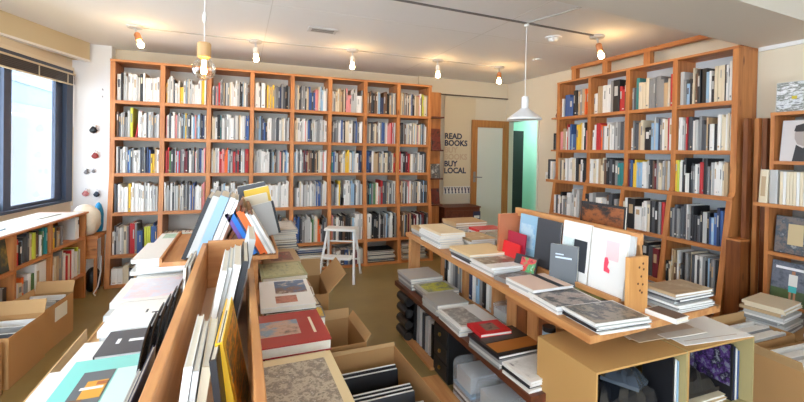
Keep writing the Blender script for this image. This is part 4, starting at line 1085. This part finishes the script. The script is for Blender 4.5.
# display ledge with upright books
dr_ = thing('display_ledge', 'pine ledge with top rail holding upright art books on the table', 'ledge', (1.605, 1.75, RT))
B(.035, .06, -.45, .43, .285, .335, PALE_Y).build('top_rail', dr_)
B(-.045, -.03, -.42, .32, .0005, .045, PALE_Y).build('front_lip', dr_); B(-.0295, .06, -.42, .4, .0005, .03, PALE_Y).build('shelf_board', dr_)
B(.04, .055, -.42, .40, .0305, .11, PALE_Y).build('lower_rail', dr_)
for y in (-.3, .05): B(.04, .055, y-.02, y+.02, .111, .2845, PALE_Z).build('support', dr_)
B(-.10, .06, .405, .425, .0005, .30, mat('reddish_end', (186, 112, 76), .5)).build('end_board', dr_)
# rear prop
m = MB(); m.prism([(.062, .30), (.075, .30), (.115, .0), (.10, .0)], -.43, -.40, 'Y', PALE_Z); m.build('prop', dr_)
def upright(label, x, y, z, wdt, h, th, c, lean, face=None, rz=-PI/2, name='art_book', bcol=None):
    """front cover faces local -y; width along x"""
    t = thing(name, label, 'book', (x, y, z), (-lean, 0, rz))
    cm_ = pal(c) if isinstance(c, str) else c
    m = MB(); m.box(-wdt/2, wdt/2, 0, .003, 0, h, cm_); m.box(-wdt/2, wdt/2, th-.003, th, 0, h, cm_); m.box(-wdt/2, -wdt/2+.003, .003, th-.003, 0, h, cm_); m.build('cover', t)
    B(-wdt/2+.003, wdt/2-.003, .003, th-.003, .002, h-.002, PAGES).build('pages', t)
    for q in face or []:
        fm, x0, x1, z0, z1 = q[:5]; dy = q[5] if len(q) > 5 else 0
        B(-wdt/2+wdt*x0, -wdt/2+wdt*x1, -.0012-dy, -.0002-dy, h*z0, h*z1, fm).build(q[6] if len(q) > 6 else 'cover_picture', t)
    return t
ZL = RT+.0308
upright('dark charcoal book third from the door end on the ledge', 1.588, 1.84, ZL, .19, .28, .012, mat('charcoal', (66, 68, 74), .5), .10)
upright('white book with blue-green window photo on the ledge', 1.588, 1.635, ZL, .185, .30, .014, 'w', .10, [(picture('teal_photo', [(150, 196, 196), (220, 232, 232), (110, 150, 150)], 9, 3), .06, .50, .36, .72), (mat('dark_photo', (44, 48, 56), .4), .46, .92, .2, .72, .001)])
pk = mat('pink_red_figure', (234, 70, 96), .5); pk2 = mat('pale_pink_wash', (246, 206, 208), .5)
t = upright('white book with a small red figure at the near end of ledge', 1.588, 1.435, ZL, .20, .295, .012, 'w', .10, [(pk2, .45, .8, .55, .85)])
m = MB()
m.prism([(-.012, .105), (.018, .10), (.02, .115), (.006, .128), (.012, .15), (.002, .172), (-.012, .168), (-.014, .14)], -.0024, -.0014, 'Y', pk); m.build('figure', t)
upright('thin white book behind the red-figure one on the ledge', 1.605, 1.325, ZL, .03, .29, .012, 'l', .08)
upright('blue photo sheet tucked at the door end of the ledge', 1.60, 2.02, ZL, .16, .28, .01, mat('blue_sheet', (150, 190, 214), .4), .08, [(picture('blue_glow', [(110, 170, 214), (190, 214, 226), (60, 150, 220)], 8, 4), .1, .9, .3, .8)])
upright('magenta red booklet behind the red folder on the ledge', 1.545, 2.06, RT+.001, .17, .20, .008, mat('crimson_cover', (176, 40, 66), .4), .10)
upright('bright red folder leaning at the door end of the ledge', 1.515, 2.09, RT+.001, .20, .14, .008, mat('scarlet', (226, 32, 40), .4), .18)
upright('black booklet with red and green pattern before the red folder', 1.475, 1.885, RT+.001, .15, .11, .01, 'k', .35, [(picture('neon', [(30, 30, 34), (220, 50, 60), (60, 160, 90), (226, 226, 220)], 22, 6), .3, .95, .1, .9)], rz=-PI/2+.25)
upright('grey hardback with pale lettering standing before the ledge', 1.525, 1.635, RT+.0015, .135, .215, .03, mat('slate_cover', (104, 108, 112), .45), .10, [(PALE_TITLE, .2, .5, .76, .79), (PALE_TITLE, .2, .8, .68, .72, 0, 'title')], rz=-PI/2+.55)
upright('large black book with a bronze glow propped behind the ledge', 1.78, 1.655, RT+.0, .29, .42, .016, 'k', .06, [(picture('bronze', [(24, 22, 22), (150, 84, 40), (30, 26, 24), (90, 52, 30)], 5, 18, (1, 1, 1.6)), .03, .97, .5, .97)])
# knotty plank at the table's near end
pk_ = thing('plank', 'pale knotty plank standing at the near end of the display table', 'plank', (1.60, 1.265, RT))
KN = wood('knotty_plank', (220, 164, 100), (198, 138, 78), 'Z')
B(-.06, .055, 0, .02, .0005, .245, KN).build('board', pk_, bevel=.002)
m = MB()
for q in ((.0, .20), (.012, .16), (.026, .19), (-.006, .13), (.022, .125), (.006, .10), (.022, .215), (.018, .09)):
    m.lathe([(.0001, 0), (.005, 0), (.0055, .0006), (.0001, .0008)], mat('knot_brown', (96, 54, 30), .6), 10, T(q[0], -.0001, q[1], 0, PI/2))
m.build('knots', pk_)
pile(1.86, 1.275, Z, .25, .15, 'wlgwgdlt', [.009, .012, .011], rp, 'behind the knotty plank', 'tan magazine topmost on the pile past the knotty plank', [(picture('tan_sheet', [(190, 164, 130), (160, 136, 106), (204, 186, 156)], 7, 20), .03, .97, .03, .97)], 'magazine', 'magazine', soft=True)
flat_book(1.685, 1.20, Z, .09, .13, .02, 'w', .1, 'small white book with a dark cover beside the knotty plank', 'book', 'paperback', [(pal('n'), .04, .96, .04, .96)])

# ------------------------------------------------------------------ two large cartons opening to the camera
YCARD = mat('tan_carton', (196, 152, 92), .8, var=.06, vscale=2)
GCARD = mat('pale_carton_inside', (176, 160, 110), .85)
def carton_side(label, x0, x1, y0, y1, z1, group=None):
    t = thing('cardboard_box', label, 'box', (x0, y0, 0))
    L, D = x1-x0, y1-y0; th = .008
    m = MB()
    m.box(0, th, 0, D, 0, z1, YCARD).box(L-th, L, 0, D, 0, z1, GCARD).box(th, L-th, 0, D, 0, th, YCARD).box(th, L-th, 0, D, z1-th, z1, YCARD).box(th, L-th, D-th, D, th, z1-th, GCARD)
    m.build('body', t)
    return t
b1 = carton_side('large tan cardboard box opening sideways, the one under the table end', 1.24, 1.742, 1.145, 1.47, .62)
b2 = carton_side('large tan cardboard box opening sideways, beside the first', 1.746, 2.19, 1.145, 1.45, .62)
for bx, L, nm in ((b1, .50, 'first'), (b2, .444, 'second')):
    B(.009, L-.009, .02, .30, .30, .308, GCARD).build('inner_board', bx)
# contents: plastic-wrapped dark prints in the first
def crumple(name, label, cat, x, y, z, w, d, h, m, seed, rot=(0, 0, 0)):
    rr = random.Random(seed); n = 9
    vs, fs = [], []
    for j in range(n):
        for i in range(n):
            u, v = i/(n-1), j/(n-1)
            vs.append(((u-.5)*w, (v-.5)*d, h*(.62+.22*rr.random())*min(1, 4*u+.25, 4*(1-u)+.25, 4*v+.25, 4*(1-v)+.25)))
    k0 = len(vs)
    for j in range(n):
        for i in range(n): vs.append(((i/(n-1)-.5)*w, (j/(n-1)-.5)*d, 0))
    for j in range(n-1):
        for i in range(n-1):
            a = j*n+i
            fs.append((a, a+1, a+n+1, a+n)); fs.append((k0+a, k0+a+n, k0+a+n+1, k0+a+1))
    for i in range(n-1):
        fs.append((i, k0+i, k0+i+1, i+1)); a = (n-1)*n+i; fs.append((a, a+1, k0+a+1, k0+a))
        a = i*n; fs.append((a, a+n, k0+a+n, k0+a)); a = i*n+n-1; fs.append((a, k0+a, k0+a+n, a+n))
    mb = MB(); mb.add(vs, fs, m)
    return tag(mb.build(name, None, (x, y, z), rot), label, cat)
DPL = mat('dark_glossy_wrap', (26, 29, 35), .22)
CPL = mat('pale_glossy_wrap', (70, 80, 92), .2)
crumple('wrapped_print', 'dark glossy wrapped print crumpled in the first large box', 'print', 1.465, 1.30, .309, .40, .28, .26, DPL, 3)
crumple('wrapped_print', 'pale glossy plastic wrap over the dark print in first box', 'print', 1.50, 1.24, .49, .22, .14, .07, CPL, 5, (0, .25, .5))
flat_book(1.40, 1.24, .0085+.30, .001, .001, .001, 'k', 0, 'q') if False else None
for k, c in enumerate('kws'):
    lean_book(f'{["black", "white", "pale blue"][k]} print standing along the inner side of first large box', (1.69+.014*k, 1.17, .309), .14, .009, .28-.01*k, 0, .0, 0, c, name='art_print', cat='print')
# second box
pile(1.90, 1.27, .309, .24, .22, 'tcyttc', [.012, .01], rp, 'inside the second large box', 'cream envelope topmost of the pile in the second large box', None, 'envelope', 'envelope', soft=True, jit=.02)
crumple('wrapped_print', 'black wrapped print lying on envelopes in the second large box', 'print', 1.90, 1.28, .386, .22, .2, .10, mat('matt_black', (26, 26, 28), .5), 8)
MURAL = picture('graphic_mural', [(20, 20, 26), (150, 152, 160), (24, 24, 44), (84, 50, 116), (130, 136, 146), (20, 20, 24)], 20, 5)
t = thing('art_print', 'black white and violet graphic print standing at back of second box', 'print', (1.95, 1.36, .309), (.05, 0, 0)); B(-.19, .14, -.012, 0, 0, .27, pal('k')).build('sleeve', t); B(-.185, .135, -.0135, -.0122, .005, .265, MURAL).build('print', t)
for k, c in enumerate('kuwb'):
    lean_book(f'{PAL[c][0]} sleeve, {ORD[k]} along the far side of the second large box', (2.115+.014*k, 1.19, .309), .22, .008, .26-.012*k, 0, 0, 0, c, face=[(MURAL, -1, .04, .96, .25, .97)] if k == 0 else None, name='art_print', cat='print')
t = thing('art_print', 'bright red card behind the graphic print in the second box', 'print', (2.06, 1.436, .309)); B(-.06, .03, -.008, 0, 0, .295, MATS['scarlet']).build('card', t)
# sheets on top of the boxes
for k, (x, y, w, d, rz, c, lab) in enumerate(((1.99, 1.285, .40, .25, -.10, (240, 238, 234), 'large white sheet lying on the second large box'), (1.80, 1.335, .40, .13, -.14, (220, 204, 180), 'cream tissue sheet across both large boxes'), (1.70, 1.32, .20, .14, -.05, (206, 186, 156), 'beige envelope lying on the first large box'), (1.86, 1.25, .24, .05, -.05, (230, 224, 212), 'folded white paper strip on top of the sheets'))):
    t = thing('paper_sheet', lab, 'paper', (x, y, .6206+.0042*k), (0, 0, rz)); 
    m = MB(); m.box(-w/2, w/2, -d/2, d/2, 0, .003, mat('sheet%d' % k, c, .6)); m.build('sheet', t)
    if k == 0:
        B(-w/2+.03, w/2-.06, -d/2+.03, -d/2+.034, .0031, .0036, mat('sheet_line', (190, 170, 160), .6)).build('printed_line', t)

# ------------------------------------------------------------------ far right: boards, cabinet, boxes
for k, (x, y, w, th, h, z, mt, lab) in enumerate(((3.72, 2.03, .05, .03, 1.74, 0, DARK_Z, 'narrow dark board leaning next to the side bookcase end'), (3.78, 1.99, .04, .03, 1.74, 0, PINE_Z, 'lighter narrow board between two dark leaning boards'), (3.84, 1.955, .09, .03, 1.74, 0, DARK_Z, 'wider dark board leaning beside the narrow cabinet'))):
    tag(B(-w/2, w/2, -th/2, th/2, 0, h, mt).build('board', None, (x, y, z), (0, 0, .0)), lab, 'board')
t = thing('low_cabinet', 'low brown cabinet standing between side bookcase and leaning boards', 'cabinet', (3.64, 2.02, 0))
B(-.08, .03, -.05, .05, .0, .785, DARK_Z).build('body', t); B(-.085, .033, -.055, .055, .7855, .80, PINE_X).build('top', t)
sc = thing('cabinet', 'pine display cabinet at the right edge with facing magazines', 'cabinet', (3.64, 1.86, 0))
B(-.0, .30, -.025, 0, 0, 1.072, PINE_Z).build('side_panel', sc); B(.04, .30, -.025, 0, 1.1005, 1.745, PINE_Z).build('side_panel', sc)
B(-.06, .30, -.95, .045, 1.073, 1.10, PINE_Y).build('shelf', sc)
B(.035, .30, -.95, .0, 1.7455, 1.77, PINE_Y).build('top', sc)
B(.03, .30, -.95, -.0255, 1.385, 1.41, PINE_Y).build('shelf', sc); B(.0, .30, -.95, -.0255, .72, .745, PINE_Y).build('shelf', sc); B(.0, .30, -.95, -.0255, .36, .385, PINE_Y).build('shelf', sc)
B(.3005, .308, -.95, 0, 0, 1.77, mat('cab_back', (150, 146, 140), .8)).build('back_panel', sc)
B(-.0, .30, -.975, -.9505, 0, 1.77, PINE_Z).build('side_panel', sc)
# magazines facing out / row
upright('book with tangled grey stripes and a yellow spot on cabinet top', 3.715, 1.755, 1.7705, .19, .22, .03, 'l', .05, [(picture('stripes', [(90, 96, 104), (226, 230, 234), (120, 126, 120), (240, 242, 246), (170, 176, 186)], 9, 22, (1, 1, 3)), .02, .98, .02, .98), (mat('yellow_spot', (210, 190, 60), .4), .5, .66, .42, .52, .001)])
FACE = mat('pale_photo_ground', (214, 208, 206), .4)
t = upright('magazine with a grey portrait photo on the upper cabinet shelf', 3.70, 1.66, 1.4105, .30, .30, .012, 'l', .12, [(FACE, .01, .99, .01, .99)], name='magazine')
m = MB(); m.lathe([(.001, -.075), (.035, -.06), (.052, -.02), (.054, .02), (.04, .055), (.001, .068)], mat('portrait_grey', (176, 164, 158), .5), 22, T(-.02, -.0016, .185) @ Matrix.Diagonal((1, .02, 1, 1))); m.build('portrait_face', t)
m = MB(); m.lathe([(.045, .03), (.058, .035), (.05, .075), (.001, .09)], mat('portrait_dark', (54, 54, 58), .5), 22, T(-.02, -.0022, .185) @ Matrix.Diagonal((1, .02, 1, 1))); m.build('portrait_hair', t); m = MB(); m.prism([(-.075, .0), (.04, .0), (.02, .12), (-.02, .095), (-.06, .12)], -.003, -.0014, 'Y', MATS['portrait_dark']); m.build('portrait_coat', t)
rm = random.Random(4)
y = 1.885
for k in range(16):
    w = (.055, .05)[k] if k < 2 else .019
    c = 'cl'[k] if k < 2 else 'cwcwcccwcwccwcwc'[k]
    m = MB(); book_geo(m, w-.0015, .2, .245 if k < 2 else .235, c, ('t', .2, .8) if k == 0 else None, None)
    tag(m.build('magazine', None, (3.60, y, 1.1005), (0, .04 if k == 0 else 0, -PI/2)), [f'thick cream magazine set leaning at the end of the cabinet row', 'thick pale grey magazine set second in the cabinet row'][k] if k < 2 else f'slim {PAL[c][0]} magazine, {ORD[k]} from bookcase end of the cabinet row', 'magazine', 'magazines on the right-hand cabinet')
    y -= w+(.012 if k < 2 else 0)
upright('shiny wrapped dark magazine with a cream panel on the cabinet', 3.66, 1.70, .7455, .22, .27, .012, 'k', .10, [(picture('wrapped_dark', [(60, 50, 56), (120, 106, 100), (70, 80, 90), (170, 170, 170)], 16, 24), .02, .98, .02, .98), (mat('cream_panel', (206, 184, 140), .4), .35, .75, .25, .8, .001)], name='magazine')
upright('football magazine with a player in white and teal kit', 3.65, 1.70, .3855, .25, .30, .012, 'd', .12, [(picture('pitch', [(60, 84, 50), (80, 100, 60), (70, 80, 60)], 8, 25), .01, .99, .01, .35), (picture('crowd', [(60, 66, 80), (110, 116, 130), (80, 84, 96)], 16, 26), .01, .99, .35, .99), (mat('kit_white', (226, 226, 222), .5), .42, .62, .45, .72, .001, 'player_shirt'), (mat('kit_teal', (70, 176, 176), .5), .43, .61, .30, .45, .001, 'player_shorts'), (mat('player_skin', (176, 126, 96), .5), .48, .56, .72, .80, .001, 'player_head'), (MATS['player_skin'], .45, .50, .12, .30, .001, 'player_leg'), (MATS['player_skin'], .55, .60, .12, .30, .001, 'player_leg'), (MATS['title_white'], .1, .8, .82, .88, .001, 'masthead')], name='magazine')
upright('dark magazine beside the wrapped one at the right cabinet edge', 3.66, 1.44, .7455, .22, .27, .012, 'd', .10, [(picture('grey_sea', [(70, 80, 90), (120, 130, 140), (50, 56, 60)], 8, 27), .03, .97, .03, .97)], name='magazine')
# boxes and piles on the floor there
c5 = carton('cardboard box of magazines behind the large boxes, against cabinet', (3.02, 1.60, 0), .0, .40, .26, .34, [('+y', .05, .1)])
in_box(c5, [(-.02+.0*k, -.115+.028*k, .34, .02, .335-.006*(k % 3), 'ldwgkcw'[k], -.02) for k in range(7)], 'magazine', ordlab('{c} magazine, {o} from front in the box behind large boxes'))
c6 = carton('cardboard box with a red book at the right edge', (2.93, 1.30, 0), -.05, .44, .24, .33, [('-x', .06, .4)])
in_box(c6, [(0, -.10+.026*k, .38, .018, .335-.008*(k % 3), 'cwrlwgw'[k], -.02) for k in range(7)], 'magazine', ordlab('{c} magazine, {o} from front in the box with red book'))
st = thing('storage_box', 'plain cardboard box carrying the magazine pile before the cabinet', 'box', (3.30, 1.60, 0)); B(-.07, .24, -.14, .14, 0, .30, CARD).build('body', st); B(-.071, .241, -.01, .01, .3001, .3012, mat('tape', (200, 176, 120), .3)).build('tape', st)
pile(3.35, 1.66, .3015, .30, .22, 'gwlgwltcc', [.02, .016, .018], rp, 'on the plain box before the cabinet', 'cream magazine topmost on the pile before the cabinet', None, 'magazine', 'magazine', soft=True, jit=.02, rz=.15)
st = thing('storage_box', 'plain cardboard box carrying the second pile at right edge', 'box', (3.32, 1.30, 0)); B(-.15, .15, -.13, .13, 0, .28, CARD).build('body', st); B(-.151, .151, -.01, .01, .2801, .2812, MATS['tape']).build('tape', st)
pile(3.32, 1.30, .2817, .26, .22, 'dwkgwlw', [.016, .018], rp, 'on the right-edge plain box', 'white magazine topmost on the pile at the right edge', None, 'magazine', 'magazine', soft=True, jit=.02)
tag(B(-.02, .02, -.02, .02, 0, .45, PALE_Z).build('post', None, (2.74, 1.06, 0)), 'pale wooden post standing at the right edge beside boxes', 'post')

# all remaining books of the long bookcase
tag(MASS.build('shelved_books'), 'rows of books filling the remaining bays of the two bookcases', 'books', None, 'stuff')
